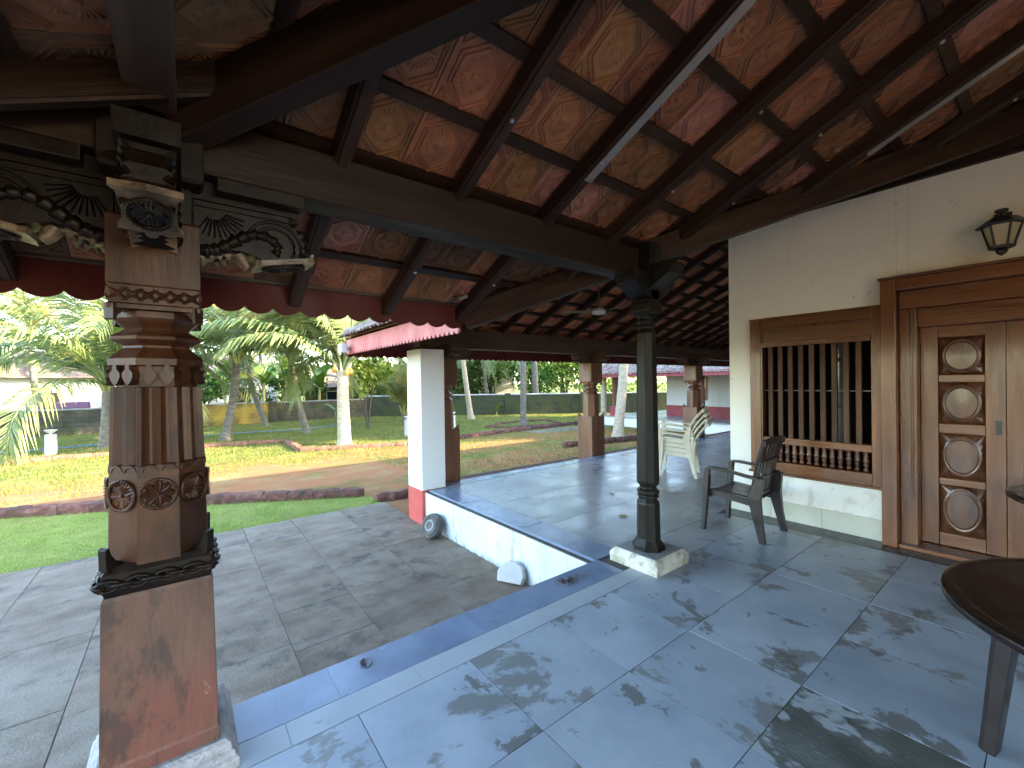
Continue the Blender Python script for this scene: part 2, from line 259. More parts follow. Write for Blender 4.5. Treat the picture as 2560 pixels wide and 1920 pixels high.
def put(name, me, parent=None, M=None, bevel=0):
    o = bpy.data.objects.new(name, me); col.objects.link(o)
    if parent: o.parent = parent
    if M is not None: o.matrix_local = M
    if bevel:
        b = o.modifiers.new('bevel', 'BEVEL'); b.width = bevel; b.segments = 2; b.limit_method = 'ANGLE'; b.angle_limit = R(40)
    return o
def thing(name, label, cat, loc=(0, 0, 0), rz=0, group=None):
    o = bpy.data.objects.new(name, None); col.objects.link(o); o.location = loc; o.rotation_euler = (0, 0, rz); o.empty_display_size = .1
    return tag(o, label, cat, group)
def tag(o, label=None, cat=None, group=None, kind=None):
    if label: o['label'] = label
    if cat: o['category'] = cat
    if group: o['group'] = group
    if kind: o['kind'] = kind
    return o
def frame(o, x, y, z):    # matrix from three axes
    return Matrix(((x[0], y[0], z[0], o[0]), (x[1], y[1], z[1], o[1]), (x[2], y[2], z[2], o[2]), (0, 0, 0, 1)))
def copy_tree(o, parent=None):
    c = o.copy(); col.objects.link(c); c.parent = parent
    for ch in list(o.children): copy_tree(ch, c)
    return c
T = Matrix.Translation
def RZ(a): return Matrix.Rotation(a, 4, 'Z')

# ================================================================== SETTING: ground, patio, veranda floor
GZ0 = -.56
o = MB().add([(-400, -400, GZ0), (400, -400, GZ0), (400, 500, GZ0), (-400, 500, GZ0)], [(0, 1, 2, 3)]).build('lawn', 'lawn'); tag(o, kind='structure')
KERB = [(-9, 13.6), (-2.41, 10.55), (.36, 9.25), (2.66, 7.98)]
o = MB().add([(-14, 7.2, -.535), (2.72, 7.2, -.535), (2.72, 8.05, -.535), (.36, 9.35, -.535), (-2.41, 10.6, -.535), (-9, 13.7, -.535), (-14, 16, -.535)], [(0, 1, 2, 3, 4, 5, 6)]).build('turf_strip', 'near_turf'); tag(o, kind='structure')
pth = MB().add([(11.6, 13.0, -.552), (19, 12.2, -.552), (19, 14.1, -.552), (11.2, 14.0, -.552)], [(0, 1, 2, 3)]).build('path', 'path_soil'); tag(pth, kind='structure')

def blades(name, m, n, inside, zf, h0, h1, w, lean=.5):
    xs, ys = inside(n); n = len(xs); z = np.full(n, zf)
    a = rng.uniform(0, 2*np.pi, n); h = rng.uniform(h0, h1, n); l = h*rng.uniform(0, lean, n); b = rng.uniform(0, 2*np.pi, n)
    v = np.zeros((n, 3, 3))
    v[:, 0] = np.stack([xs-np.cos(a)*w, ys-np.sin(a)*w, z], 1); v[:, 1] = np.stack([xs+np.cos(a)*w, ys+np.sin(a)*w, z], 1)
    v[:, 2] = np.stack([xs+np.cos(b)*l, ys+np.sin(b)*l, z+h], 1)
    me = bpy.data.meshes.new(name); me.vertices.add(n*3); me.vertices.foreach_set('co', v.reshape(-1))
    me.loops.add(n*3); me.loops.foreach_set('vertex_index', np.arange(n*3, dtype=np.int32))
    me.polygons.add(n); me.polygons.foreach_set('loop_start', np.arange(0, n*3, 3, dtype=np.int32)); me.polygons.foreach_set('loop_total', np.full(n, 3, dtype=np.int32))
    me.update(); me.validate(); me.materials.append(MATS[m]); return put(name, me)
def kerb_y(x): return np.interp(x, [p[0] for p in KERB], [p[1] for p in KERB])
def in_near(n):
    x = rng.uniform(-5, 2.7, n*2); y = 7.2+rng.power(.8, n*2)*5; k = (y < kerb_y(x)-.02) & (y > 7.15+.03*np.sin(x*5.3)+.025*np.sin(x*23)+.02*np.sin(x*61)); return x[k][:n], y[k][:n]
g = blades('turf_grass', 'grass_blade', 60000, in_near, -.536, .015, .045, .004, 1.2); tag(g, 'bright green short turf between patio and stone kerb', 'grass', kind='stuff')
def in_lawn(n):
    x = rng.uniform(-9, 22, n); y = 8+rng.power(1.0, n)*20
    d = np.array([mnoise.noise((a*.5, b*.9, 0)) for a, b in zip(x, y)])
    k = ((y > 12.2+d*1.5) | (x > 4.2)) & (y > kerb_y(np.minimum(x, 2.6))+.3); return x[k], y[k]
g = blades('lawn_grass', 'grass_dry', 130000, in_lawn, GZ0, .03, .085, .009, .8); tag(g, 'yellow green grass of the sunlit lawn around the palms', 'grass', kind='stuff')

# patio of rough stone slabs, half a metre below the veranda
PZ = -.5
patio = MB().box(-9, 2.74, -6, 7.2, -.7, PZ-.005).build('patio', 'mortar'); tag(patio, kind='structure')
xe = [-3.9, -3.25, -2.6, -1.95, -1.3, -.62, .02, .65, 1.27, 1.98, 2.735]
cuts = {5: [2.9, 3.8, 4.9, 6.1], 6: [2.6, 3.73, 4.7, 5.6, 6.5], 7: [2.5, 3.6, 4.28, 5.45, 6.4], 8: [2.9, 4.3, 5.3, 6.1], 9: [2.5, 3.1, 3.8, 5.2, 6.07]}
for i in range(len(xe)-1):
    ys = cuts.get(i, [1.5+.7*(i % 2), 2.9+.4*(i % 3), 3.9+.3*(i % 2), 5.0, 6.2]); ys = [.3]+ys+[7.19]
    for a, b in zip(ys, ys[1:]):
        g_ = .0015+.003*random.random(); dz = random.uniform(-.001, .001)
        MB().slab(xe[i]+g_, xe[i+1]-g_, a+g_, b-g_, -.6, PZ+dz, .0003).build('paving_slab', 'paving', patio)

# veranda floor: a body, near slabs, border strips, hall slabs, riser panels
floor = MB()
floor.box(-.3, 5.2, -4.5, 2.44, -.6, -.0035).box(2.76, 24, 2.44, 5.84, -.6, -.022).box(5.2, 24, 2.40, 2.44, -.6, -.03)
vf = floor.build('veranda_floor', 'mortar'); tag(vf, kind='structure')
gx = [-.29, .02, .63, 1.245, 1.86, 2.45, 3.085, 3.70, 4.31, 4.925]
gy = [2.02, 1.41, .80, .185, -.43, -1.04, -1.65]
for i in range(len(gx)-1):
    for j in range(len(gy)-1):
        x0, x1 = gx[i], gx[i+1]
        m = 'floor_stone_mossy' if (i, j) == (4, 2) else 'floor_stone'
        e = .0022
        MB().slab(x0+e, x1-e, gy[j+1]+e, gy[j]-e, -.03, random.uniform(-.0004, .0004), .0003).build('floor_slab', m, vf)
for a, b in zip([-.28, .35, .97, 1.62, 2.35], [.35, .97, 1.62, 2.35, 3.09]):
    MB().slab(a+.001, b-.001, 2.024, 2.178, -.03, 0, .0003).build('border_slab', 'light_strip', vf)
for a, b in zip([-.28, .6, 1.46], [.6, 1.46, 2.82]):
    MB().slab(a+.001, b-.001, 2.182, 2.46, -.03, .001, .0006).build('edge_strip', 'strip_stone', vf)
for a, b in zip([2.464, 3.5, 4.7], [3.5, 4.7, 5.60]):
    MB().slab(2.80, 3.128, a+.001, b-.001, -.03, .001, .005).build('edge_strip', 'strip_stone', vf)
for k in range(12):
    MB().slab(3.10+k*1.7, 3.10+(k+1)*1.7-.003, 5.61, 5.872, -.03, .001, .005).build('edge_strip', 'strip_stone', vf)
for k in range(12):
    for q, (a, b) in enumerate(((5.605, 4.4), (4.397, 3.4), (3.397, 2.44))):
        x0 = 3.131+k*1.75; MB().slab(x0+.0008, x0+1.7492, b, a, -.03, -.0005, .0015).build('hall_slab', 'floor_hall', vf)
MB().slab(3.09, 4.92, 2.024, 2.437, -.03, -.0005, .0015).build('hall_slab', 'floor_hall', vf)
for a, b in zip([-2, -.5, .98, 2.0], [-.5, .98, 2.0, 2.44]): MB().slab(4.93, 5.2, a+.001, b-.001, -.03, .0008, .003).build('edge_strip', 'black_stone', vf)
rp = [2.452, 2.76, 3.42, 4.05, 4.68, 5.18, 5.615]
for a, b in zip(rp, rp[1:]): MB().box(2.748, 2.762, a+.0015, b-.0015, -.56, -.031).build('riser_panel', 'marble', vf)
MB().box(-.29, 2.75, 2.442, 2.455, -.6, -.031).build('riser_panel', 'marble', vf)
MB().box(2.76, 24, 5.842, 5.856, -.6, -.031).build('riser_panel', 'laterite', vf)
MB().box(2.9, 24, 5.86, 6.55, -.6, -.12).build('outer_step', 'laterite', vf)

# ================================================================== HOUSE
house = thing('house', 'cream walled house with dark timber veranda roof and terracotta tile ceiling', 'house')
WX = 5.2
w = MB()      # wall with a window opening (y 1.03..2.15, z .53..2.2) and a door opening (y -.47..0.98, z 0..2.42)
w.box(WX, 5.5, 2.15, 2.42, 0, 3.34).box(WX, 5.5, 1.03, 2.15, 0, .53).box(WX, 5.5, 1.03, 2.15, 2.20, 3.34).box(WX, 5.5, .98, 1.03, 0, 3.34)
w.box(WX, 5.5, -.47, .98, 2.42, 3.34).box(WX, 5.5, -4.5, -.47, 0, 3.34)
w.box(5.5, 24, 2.22, 2.418, 0, 4.0)
w.box(2.4, 5.2, -3.6, -3.4, 0, 4.2)  # unseen rear wall, added to hold back sky light from behind the camera
wall = w.build('wall', 'wall_paint', house)
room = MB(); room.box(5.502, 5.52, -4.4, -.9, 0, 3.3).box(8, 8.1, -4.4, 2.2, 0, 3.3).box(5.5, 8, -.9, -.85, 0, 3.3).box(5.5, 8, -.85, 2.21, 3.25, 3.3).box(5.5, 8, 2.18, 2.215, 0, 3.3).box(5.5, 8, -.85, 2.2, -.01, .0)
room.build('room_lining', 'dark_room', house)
ys = [2.418, 1.98, 1.5, 1.012]
for b, a in zip(ys, ys[1:]): MB().slab(0, .2, a+.001, b-.001, 0, .012, .002).build('skirting_tile', 'skirting', wall, frame((WX, 0, .002), (0, 0, 1), (0, 1, 0), (-1, 0, 0)))
for y in (.905, .825): MB().box(WX-.0015, WX+.001, y-.0012, y+.0012, 2.47, 3.33).build('plaster_crack', 'skirting', wall)
for y, z in ((1.56, 2.55), (1.22, 2.34)): MB().ngon_stack([(0, .005), (.004, .004)], 8).build('nail', 'iron_black', wall, frame((WX-.001, y, z), (0, 1, 0), (0, 0, 1), (-1, 0, 0)))

# window: frame, rails, bars, turned balusters
win = MB()
win.box(5.155, 5.3, 2.055, 2.17, .51, 2.22)
window = win.build('window', 'teak', house, bevel=.006)
MB().box(5.155, 5.3, 1.01, 1.085, .51, 2.22).build('stile', 'teak', window, bevel=.006)
MB().box(5.16, 5.3, 1.085, 2.055, 1.915, 2.215).build('top_rail', 'teak_across', window, bevel=.005)
MB().box(5.140, 5.17, 1.085, 2.055, 1.90, 1.955).build('moulding', 'teak_across', window, bevel=.006)
MB().box(5.146, 5.156, 2.035, 2.05, .52, 2.21).build('bead', 'teak_panel', window, bevel=.003)
MB().box(5.146, 5.16, 1.09, 2.05, 2.10, 2.115).build('bead', 'teak_panel', window, bevel=.003)
MB().box(5.16, 5.3, 1.085, 2.055, .835, .905).build('middle_rail', 'teak_across', window, bevel=.005)
MB().box(5.16, 5.3, 1.085, 2.055, .515, .635).build('bottom_rail', 'teak_across', window, bevel=.005)
MB().box(5.125, 5.2, 1.0, 2.185, .495, .52).build('sill', 'teak_across', window, bevel=.005)
MB().box(5.185, 5.2, 1.0, 2.19, 2.215, 2.235).build('moulding', 'teak_across', window, bevel=.004)
for k in range(9):
    y = 1.975-.098*k
    MB().ngon_stack([(.90, .0225), (1.93, .0225)], 4, 0, 0, math.pi/4).build('bar', 'dark_bar', window, T((5.225, y, 0)) @ RZ(0), bevel=.003)
prof = [(0, .014), (.01, .024), (.025, .024), (.035, .014), (.05, .016), (.065, .026), (.08, .016), (.095, .027), (.115, .027), (.13, .016), (.145, .026), (.16, .016), (.175, .024), (.19, .024), (.2, .014)]
bme = MB().ngon_stack(prof, 12, smooth=True).mesh('baluster', 'teak_panel')
for k in range(14): put('baluster', bme, window, T((5.225, 2.02-.0675*k, .636)))
MB().box(5.26, 5.268, 1.085, 2.055, 1.415, 1.425).build('iron_rod', 'strap_metal', window)
MB().box(5.34, 5.36, 1.30, 1.36, .9, 1.92).box(5.34, 5.36, 1.42, 1.44, .9, 1.92).box(5.341, 5.359, 1.36, 1.42, 1.72, 1.76).box(5.341, 5.359, 1.36, 1.42, 1.24, 1.28).build('shutter_frame', 'iron_black', window)
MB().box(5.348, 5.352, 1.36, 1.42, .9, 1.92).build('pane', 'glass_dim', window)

# door: outer frame, inner jamb, two leaves with raised round panels
df = MB(); df.box(5.095, 5.3, .895, 1.005, 0, 2.44)
door_frame = df.build('door_frame', 'teak', house, bevel=.008)
MB().box(5.095, 5.3, -.485, -.375, 0, 2.44).build('post', 'teak', door_frame, bevel=.008)
MB().box(5.095, 5.3, -.375, .895, 2.335, 2.44).build('head', 'teak_across', door_frame, bevel=.008)
MB().box(5.075, 5.2, -.52, 1.02, 2.44, 2.462).build('moulding', 'teak_across', door_frame, bevel=.006)
MB().box(5.21, 5.36, .775, .893, 0, 2.17).build('jamb', 'teak', door_frame, bevel=.006)
MB().box(5.21, 5.36, -.373, -.255, 0, 2.17).build('jamb', 'teak', door_frame, bevel=.006)
MB().box(5.195, 5.215, .80, .815, .45, 2.17).build('moulding', 'teak_panel', door_frame, bevel=.004)
MB().box(5.21, 5.36, -.373, .893, 2.172, 2.333).build('inner_head', 'teak_across', door_frame, bevel=.006)
MB().box(5.24, 5.36, -.255, .775, 2.0, 2.17).build('inner_head', 'teak_across', door_frame, bevel=.006)
MB().box(5.12, 5.42, -.375, .895, .001, .035).build('threshold', 'teak_across', door_frame, bevel=.004)
door = MB(); LX = 5.37
def leaf(sgn):
    f = lambda a, b: (min(.26+sgn*a, .26+sgn*b), max(.26+sgn*a, .26+sgn*b))
    m = MB()
    for a, b in ((.0015, .115), (.40, .515)): y0, y1 = f(a, b); m.box(LX, LX+.045, y0, y1, .04, 2.0)
    lf = m.build('door_leaf', 'teak', house, bevel=.004)
    zr = [(.04, .155), (.585, .645), (1.045, 1.13), (1.50, 1.565), (1.9, 2.0)]
    for a, b in zr: y0, y1 = f(.117, .398); MB().box(LX+.001, LX+.044, y0, y1, a, b).build('rail', 'teak_across', lf, bevel=.004)
    for (a, b), (c, d) in zip(zr, zr[1:]):
        y0, y1 = f(.117, .398); z0, z1 = b, c; cy, cz = (y0+y1)/2, (z0+z1)/2
        q = MB(); rw, rh = (y1-y0)/2, (z1-z0)/2; rr = min(rw, rh)*.74; n = 32; rings = []
        def sq(i, s): 
            a = 2*math.pi*i/n; c_, s_ = math.cos(a), math.sin(a); k = 1/max(abs(c_), abs(s_)); return (cy+rw*s*c_*k, cz+rh*s*s_*k)
        rings.append([(LX+.036, *sq(i, 1.0)) for i in range(n)]); rings.append([(LX+.034, *sq(i, .97)) for i in range(n)])
        for r_, x_ in ((1.16, .010), (1.06, .006), (1.0, .008), (.985, .013), (.95, .012), (.9, .008), (.0, .006)):
            rings.append([(LX+x_, cy+rw*.74*r_*math.cos(2*math.pi*i/n), cz+rh*.78*r_*math.sin(2*math.pi*i/n)) for i in range(n)])
        q.loft(rings, True, False); q.build('door_panel', 'teak_panel', lf)
    if sgn > 0:
        MB().box(LX-.008, LX, .285, .32, 1.055, 1.175).box(LX-.016, LX-.008, .295, .31, 1.09, 1.14).build('latch', 'iron_black', lf)
leaf(1); leaf(-1)

# ------------------------------------------------------------------ roof planes
SL = .447; TH = math.atan(SL); CT, ST = math.cos(TH), math.sin(TH); ZE = 2.13
AY, BX, CYE, DX = 3.23, 2.07, 6.56, -1.08          # eave lines of the four slopes (rafter underside at ZE)
def hA(y): return ZE+SL*(AY-y)
RIDGE = -1.7; CTOP = 2.40
roofm = MB()      # the boarding above the tiles
def deck(pts, off=.19, th_=.05):    # pts (x,y,z) on rafter underside, thickened upwards
    n = len(pts); up_ = [(x, y, z+off) for x, y, z in pts]; u2 = [(x, y, z+off+th_) for x, y, z in pts]
    roofm.add(up_+u2, [tuple(reversed(range(n))), tuple(range(n, 2*n))]+[(i, (i+1) % n, n+(i+1) % n, n+i) for i in range(n)])
V0 = (BX, AY)                       # valley foot; valley x+y = 5.30, hip x+y = 2.15 and 8.63
vs_, hs_, h2_ = BX+AY, DX+AY, BX+CYE
zt = hA(RIDGE)
deck([(DX, AY, ZE), (BX, AY, ZE), (vs_-RIDGE, RIDGE, zt), (hs_-RIDGE, RIDGE, zt)])
deck([(DX, AY, ZE), (hs_-RIDGE, RIDGE, zt), (hs_-RIDGE, RIDGE-2.5, zt), (DX, RIDGE-2.5, ZE)])
deck([(hs_-RIDGE, RIDGE, zt), (14, RIDGE, zt), (14, RIDGE-3.0, zt-3.0*SL), (hs_-RIDGE, RIDGE-3.0, zt-3.0*SL)])  # unseen rear slope, its length set by how much skylight it lets in
zc = ZE+SL*(CYE-CTOP)
deck([(BX, AY, ZE), (BX, CYE, ZE), (h2_-CTOP, CTOP, zc), (h2_-CTOP, vs_-h2_+CTOP, zc), (vs_-RIDGE, RIDGE, zt)][:2]+[(h2_-CTOP, CTOP, zc), (vs_-RIDGE+.0, RIDGE, zt)], .185, .02)
deck([(BX, CYE, ZE), (25, CYE, ZE), (25, CTOP, zc), (h2_-CTOP, CTOP, zc)])
roofm.box(5.3, 25, -3, 2.35, 4.0, 4.08)
roof = roofm.build('roof', 'roof_under', house)
# local frames: u along the slope (up), v across, n out
def fA(x, t): return frame((x, AY-t*CT, ZE+t*ST), (0, -CT, ST), (1, 0, 0), (0, ST, CT))
def fC(x, t): return frame((x, CYE-t*CT, ZE+t*ST), (0, -CT, ST), (1, 0, 0), (0, ST, CT))
def fB(y, t): return frame((BX+t*CT, y, ZE+t*ST), (CT, 0, ST), (0, 1, 0), (-ST, 0, CT))
def fD(y, t): return frame((DX+t*CT, y, ZE+t*ST), (CT, 0, ST), (0, 1, 0), (-ST, 0, CT))
def rafter_mesh(L_, wd_=.078, dp=.115, tail=False):
    h = wd_/2; m = MB(); c = .012
    pr = [(-h, dp), (-h, c*1.6), (-h+c*.5, c), (-h+c, c*.9), (-h+c*1.4, 0), (h-c*1.4, 0), (h-c, c*.9), (h-c*.5, c), (h, c*1.6), (h, dp)]
    s0 = [[(0, a, b) for a, b in pr]] if not tail else [[(-.02, a*.8, max(b, .035)) for a, b in pr], [(.012, a*.8, max(b, .03)) for a, b in pr], [(.014, a, max(b, .012)) for a, b in pr], [(.05, a, b) for a, b in pr]]
    m.loft(s0+[[(L_, a, b) for a, b in pr]]); return m
xs_r = [-.71, -.04, .63, 1.30, 1.98, 2.66, 3.33, 4.0, 4.67, 5.34, 6.0]
RB = .115
bolt = MB().ngon_stack([(-.006, .009), (.0, .011)], 6).mesh('bolt', 'bolt_metal')
for x in xs_r:
    ymax = min(AY, vs_-x); ymin = max(RIDGE, hs_-x)
    if ymax-ymin < .15: continue
    t0 = (AY-ymax)/CT; t1 = (AY-ymin)/CT
    r_ = rafter_mesh(t1-t0+.04, tail=ymax == AY).build('rafter', 'tail_wood' if False else 'rafter_wood', roof, fA(x, t0-(.10 if ymax == AY else 0)))
    if abs(x-1.98) < .01 or abs(x-4.0) < .01:
        a0, a1 = (1.6, 4.3) if x < 3 else (.5, 3.4)
        st = MB().box(a0, a1, -.028, .028, -.007, -.001).build('metal_strap', 'strap_metal', roof, fA(x, t0))
    for q in range(3): put('bolt', bolt, roof, fA(x, t0+.5+q*.62) @ T((0, random.uniform(-.02, .02), -.002)))
for k in range(30):
    x = 2.73+.57*k; ymax = min(CYE, 99); ymin = max(CTOP, h2_-x)
    if ymax-ymin < .1: continue
    rafter_mesh((CYE-ymin)/CT+.06, .062).build('rafter', 'rafter_wood', roof, fC(x, -.06))
for k in range(8):
    y = 3.6+.5*k; xa = max(BX, vs_-y); xb = h2_-y
    if xb-xa > .2: rafter_mesh((xb-xa)/CT).build('rafter', 'rafter_wood', roof, fB(y, (xa-BX)/CT))
for k in range(6):
    y = 2.0-.67*k; rafter_mesh((hs_-y-DX)/CT).build('rafter', 'rafter_wood', roof, fD(y, 0))
# B rafters that land on the wall plate
for k in range(5):
    y = 2.2-.45*k; xa = vs_-y; xb = 5.5
    if xb-xa > .2: rafter_mesh((xb-xa)/CT).build('rafter', 'rafter_wood', roof, fB(y, (xa-BX)/CT))
# battens and tiles
PITCH = .36/CT; BW = .064
def batten(M, v0, v1): MB().box(-BW/2, BW/2, v0, v1, RB, RB+.026).build('batten', 'rafter_wood', roof, M @ Matrix(((0, 1, 0, 0), (1, 0, 0, 0), (0, 0, 1, 0), (0, 0, 0, 1))) if False else M)
def batten_bar(M, L_): MB().box(0, L_, -BW/2, BW/2, RB, RB+.026).build('batten', 'rafter_wood', roof, M)
TW, TL = .285, PITCH
def tile_mesh(name, m):
    t = MB(); a, b = TL/2-.001, TW/2-.0025; zt_ = .018
    t.loft([[(-a, -b, zt_), (a, -b, zt_), (a, b, zt_), (-a, b, zt_)], [(-a, -b, .003), (a, -b, .003), (a, b, .003), (-a, b, .003)], [(-a+.003, -b+.003, 0), (a-.003, -b+.003, 0), (a-.003, b-.003, 0), (-a+.003, b-.003, 0)]])
    e = -.0002
    def bar(p, q, w_, h=.011):
        p, q = Vector((*p, 0)), Vector((*q, 0)); d = (q-p).normalized(); n = Vector((-d.y, d.x, 0))*w_
        t.add([p+n+Vector((0, 0, e)), p-n+Vector((0, 0, e)), q-n+Vector((0, 0, e)), q+n+Vector((0, 0, e)), p+n*.3+Vector((0, 0, -h)), p-n*.3+Vector((0, 0, -h)), q-n*.3+Vector((0, 0, -h)), q+n*.3+Vector((0, 0, -h))],
              [(0, 1, 5, 4), (1, 2, 6, 5), (2, 3, 7, 6), (3, 0, 4, 7), (4, 5, 6, 7)])
    yb = .022                                  # the plain margin on one side
    for s_ in (1.0, .84):
        hx, hy, c = a*.86*s_, (b-.018)*.94*s_, .45
        pts = [(hx, yb*.4), (hx*c, hy+yb*.4), (-hx*c, hy+yb*.4), (-hx, yb*.4), (-hx*c, -hy+yb*.4), (hx*c, -hy+yb*.4)]
        for i in range(6): bar(pts[i], pts[(i+1) % 6], .0055 if s_ == 1 else .003)
    for sx in (1, -1):
        for sy in (1, -1):
            cx, cy = sx*a*.80, sy*(b-.022)+yb*.4*0; pts = [(cx, cy), (cx-sx*.055, cy), (cx, cy-sy*.05)]
            for i in range(3): bar(pts[i], pts[(i+1) % 3], .0035, .008)
    def petal(ox, oy, ang, r0, r1, w_, h=.005):
        d = Vector((math.cos(ang), math.sin(ang), 0)); n = Vector((-d.y, d.x, 0)); o_ = Vector((ox, oy, 0))
        p0, p1, p2, p3 = o_+d*r0, o_+d*(r1*.8)+n*w_, o_+d*r1, o_+d*(r1*.8)-n*w_
        pm = o_+d*(r1*.78)+Vector((0, 0, -h)); z_ = Vector((0, 0, e))
        t.add([p0+z_, p1+z_, p2+z_, p3+z_, pm], [(0, 1, 4), (1, 2, 4), (2, 3, 4), (3, 0, 4)])
    for k in range(13): petal(.022, yb*.4, -R(105)+R(210)*k/12, .024, .088-.018*abs(k-6)/6, .0072, .010)
    for k in range(9): petal(-.026, yb*.4, math.pi-R(85)+R(170)*k/8, .022, .072-.014*abs(k-4)/4, .0075, .010)
    for sy in (1, -1):
        for k in range(4): petal(-.004, yb*.4+sy*.034, sy*R(35+37*k), .012, .046, .006, .009)
    t.ngon_stack([(-.010, .016), (e, .022)], 10, .0, yb*.4)
    return t.mesh(name, m)
tm = [tile_mesh('ceiling_tile', m) for m in ('terracotta', 'terracotta_rose', 'terracotta_soot')]
plain_tile = MB().box(-TL/2+.001, TL/2-.001, -TW/2+.0015, TW/2-.0015, 0, .018)
tile_list = []
tn = tile_mesh('ceiling_tile', 'terracotta_lit')
def pick(): return tm[random.choices((0, 1, 2), (.70, .12, .18))[0]]
far_tiles = MB()
far_lit = MB()
def lay(Mf, origin_rows, u_lo_hi, n_v, v0, dist_ok, new=False):  # new: hall tiles in the terracotta colour brightened for bounce light
    for r in range(origin_rows):
        for c in range(n_v):
            u = (r+.5)*PITCH; v = v0+(c+.5)*TW
            M = Mf(v, u) @ T((0, 0, RB+.026+.001+.004*random.random())) @ Matrix.Rotation(random.uniform(-.012, .012), 4, 'Y') @ RZ(random.uniform(-.01, .01))
            p = M.translation
            k = dist_ok(p)
            if k == 1: put('ceiling_tile', (tn if random.random() < .8 else tm[0]) if new else pick(), roof, M)
            elif k == 2:
                q = MB(); q.v = list(plain_tile.v); q.f = list(plain_tile.f); q.sm = list(plain_tile.sm); q.xf(M); (far_lit if new else far_tiles).add(q.v, q.f)
lay(fA, 14, 0, 26, -1.1+TW*.2, lambda p: (1 if p.y > -1.2 and p.x > -1.0 and p.x < 5.5 else 2) if (hs_-.1 < p.x+p.y < vs_-.02 and p.y > RIDGE) else 0)
lay(fC, 13, 0, 60, 2.2, lambda p: (1 if p.x < 8.2 and p.y < 6.3 and p.x+p.y > h2_+.25 else 2) if (p.x+p.y > h2_-.15 and p.y > CTOP) else 0, True)
lay(lambda v, u: fB(v, u), 12, 0, 26, 0.4, lambda p: 2 if (vs_+.16 < p.x+p.y < h2_+.1) else 0)
lay(lambda v, u: fD(v, u), 7, 0, 20, -2.4, lambda p: (1 if p.y > .3 else 2) if p.x+p.y < hs_+.1 else 0)
o = far_tiles.build('ceiling_tile_field', 'terracotta', roof); tag(o, kind='stuff')
o = far_lit.build('ceiling_tile_field', 'terracotta_lit', roof); tag(o, kind='stuff')
ROT = Matrix(((0, -1, 0, 0), (1, 0, 0, 0), (0, 0, 1, 0), (0, 0, 0, 1)))
for r in range(14):
    u = r*PITCH; y = AY-u*CT; x0, x1 = max(DX, hs_-y), vs_-y
    if r > 0 and y > RIDGE: batten_bar(fA(x0, u) @ ROT, min(x1, 7)-x0)
for r in range(1, 13):
    u = r*PITCH; y = CYE-u*CT
    if y > CTOP: batten_bar(fC(h2_-y, u) @ ROT, 16)
for r in range(1, 7):
    u = r*PITCH; x = DX+u*CT; batten_bar(fD(-2, u) @ ROT, hs_-x+2)
for r in range(1, 12):
    u = r*PITCH; x = BX+u*CT; batten_bar(fB(max(vs_-x, -1), u) @ ROT, h2_-vs_)
# eave boards carrying the rafter feet, hips and valleys
def bar_between(name, p, q, w_, h_, m, parent, drop=0, bevel=.006):
    p, q = Vector(p), Vector(q); d = q-p; L_ = d.length; d.normalize(); s_ = d.cross(Vector((0, 0, 1))).normalized(); n = s_.cross(d)
    return MB().box(0, L_, -w_/2, w_/2, -drop, h_-drop).build(name, m, parent, frame(p, d, s_, n), bevel=bevel)
bar_between('eave_batten', (DX, AY+.085, ZE+.11), (BX, AY+.085, ZE+.11), .045, .15, 'tail_wood', roof)
bar_between('valley_rafter', (BX-.05, AY+.05, ZE-.0), (vs_-RIDGE, RIDGE, zt), .11, .2, 'rafter_wood', roof, .10)
bar_between('hip_rafter', (DX+.05, AY-.05, ZE+.02), (hs_-RIDGE, RIDGE, zt), .11, .22, 'beam_wood', roof, .11)
bar_between('hip_rafter', (BX, CYE, ZE+.02), (h2_-CTOP, CTOP, zc), .11, .2, 'rafter_wood', roof, .08)
# scalloped fascia boards
def fascia(p, q, pitch_, dep, h_, name='fascia_board', ztip=2.02, fm='red_paint'):
    p, q = Vector(p), Vector(q); L_ = (q-p).length; d = (q-p)/L_; n = max(1, round(L_/pitch_)); st = 10; top = []; bot = []
    for i in range(n*st+1):
        f = (i % st)/st; s_ = math.sin(math.pi*f)**.7 if f else 0
        bot.append((L_*i/(n*st), ztip+dep*(1-s_)))
    pts = bot+[(L_, ztip+h_), (0, ztip+h_)]
    m = MB(); N_ = len(bot)
    side = Vector((-d.y, d.x, 0))*.011
    vs0 = []
    for sg in (-1, 1):
        for a, z in bot: vs0.append(p+d*a+side*sg+Vector((0, 0, z)))
        for a, z in bot: vs0.append(p+d*a+side*sg+Vector((0, 0, ztip+h_)))
    fs = []
    for i in range(N_-1):
        fs.append((i, i+1, N_+i+1, N_+i)); o2 = 2*N_; fs.append((o2+i, o2+N_+i, o2+N_+i+1, o2+i+1))
        fs.append((i, o2+i, o2+i+1, i+1)); fs.append((N_+i, N_+i+1, o2+N_+i+1, o2+N_+i))
    m.add(vs0, fs); return m.build(name, fm, roof)
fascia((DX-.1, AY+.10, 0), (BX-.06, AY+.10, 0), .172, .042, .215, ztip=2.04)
fascia((BX-.08, AY+.09, 0), (BX-.08, CYE+.1, 0), .09, .04, .225, ztip=2.0, fm='red_paint_skylit')
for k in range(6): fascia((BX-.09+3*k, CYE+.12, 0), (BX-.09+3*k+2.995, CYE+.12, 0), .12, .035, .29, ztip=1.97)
fascia((DX-.1, AY+.1, 0), (DX-.1, -3, 0), .172, .042, .30, ztip=2.04)
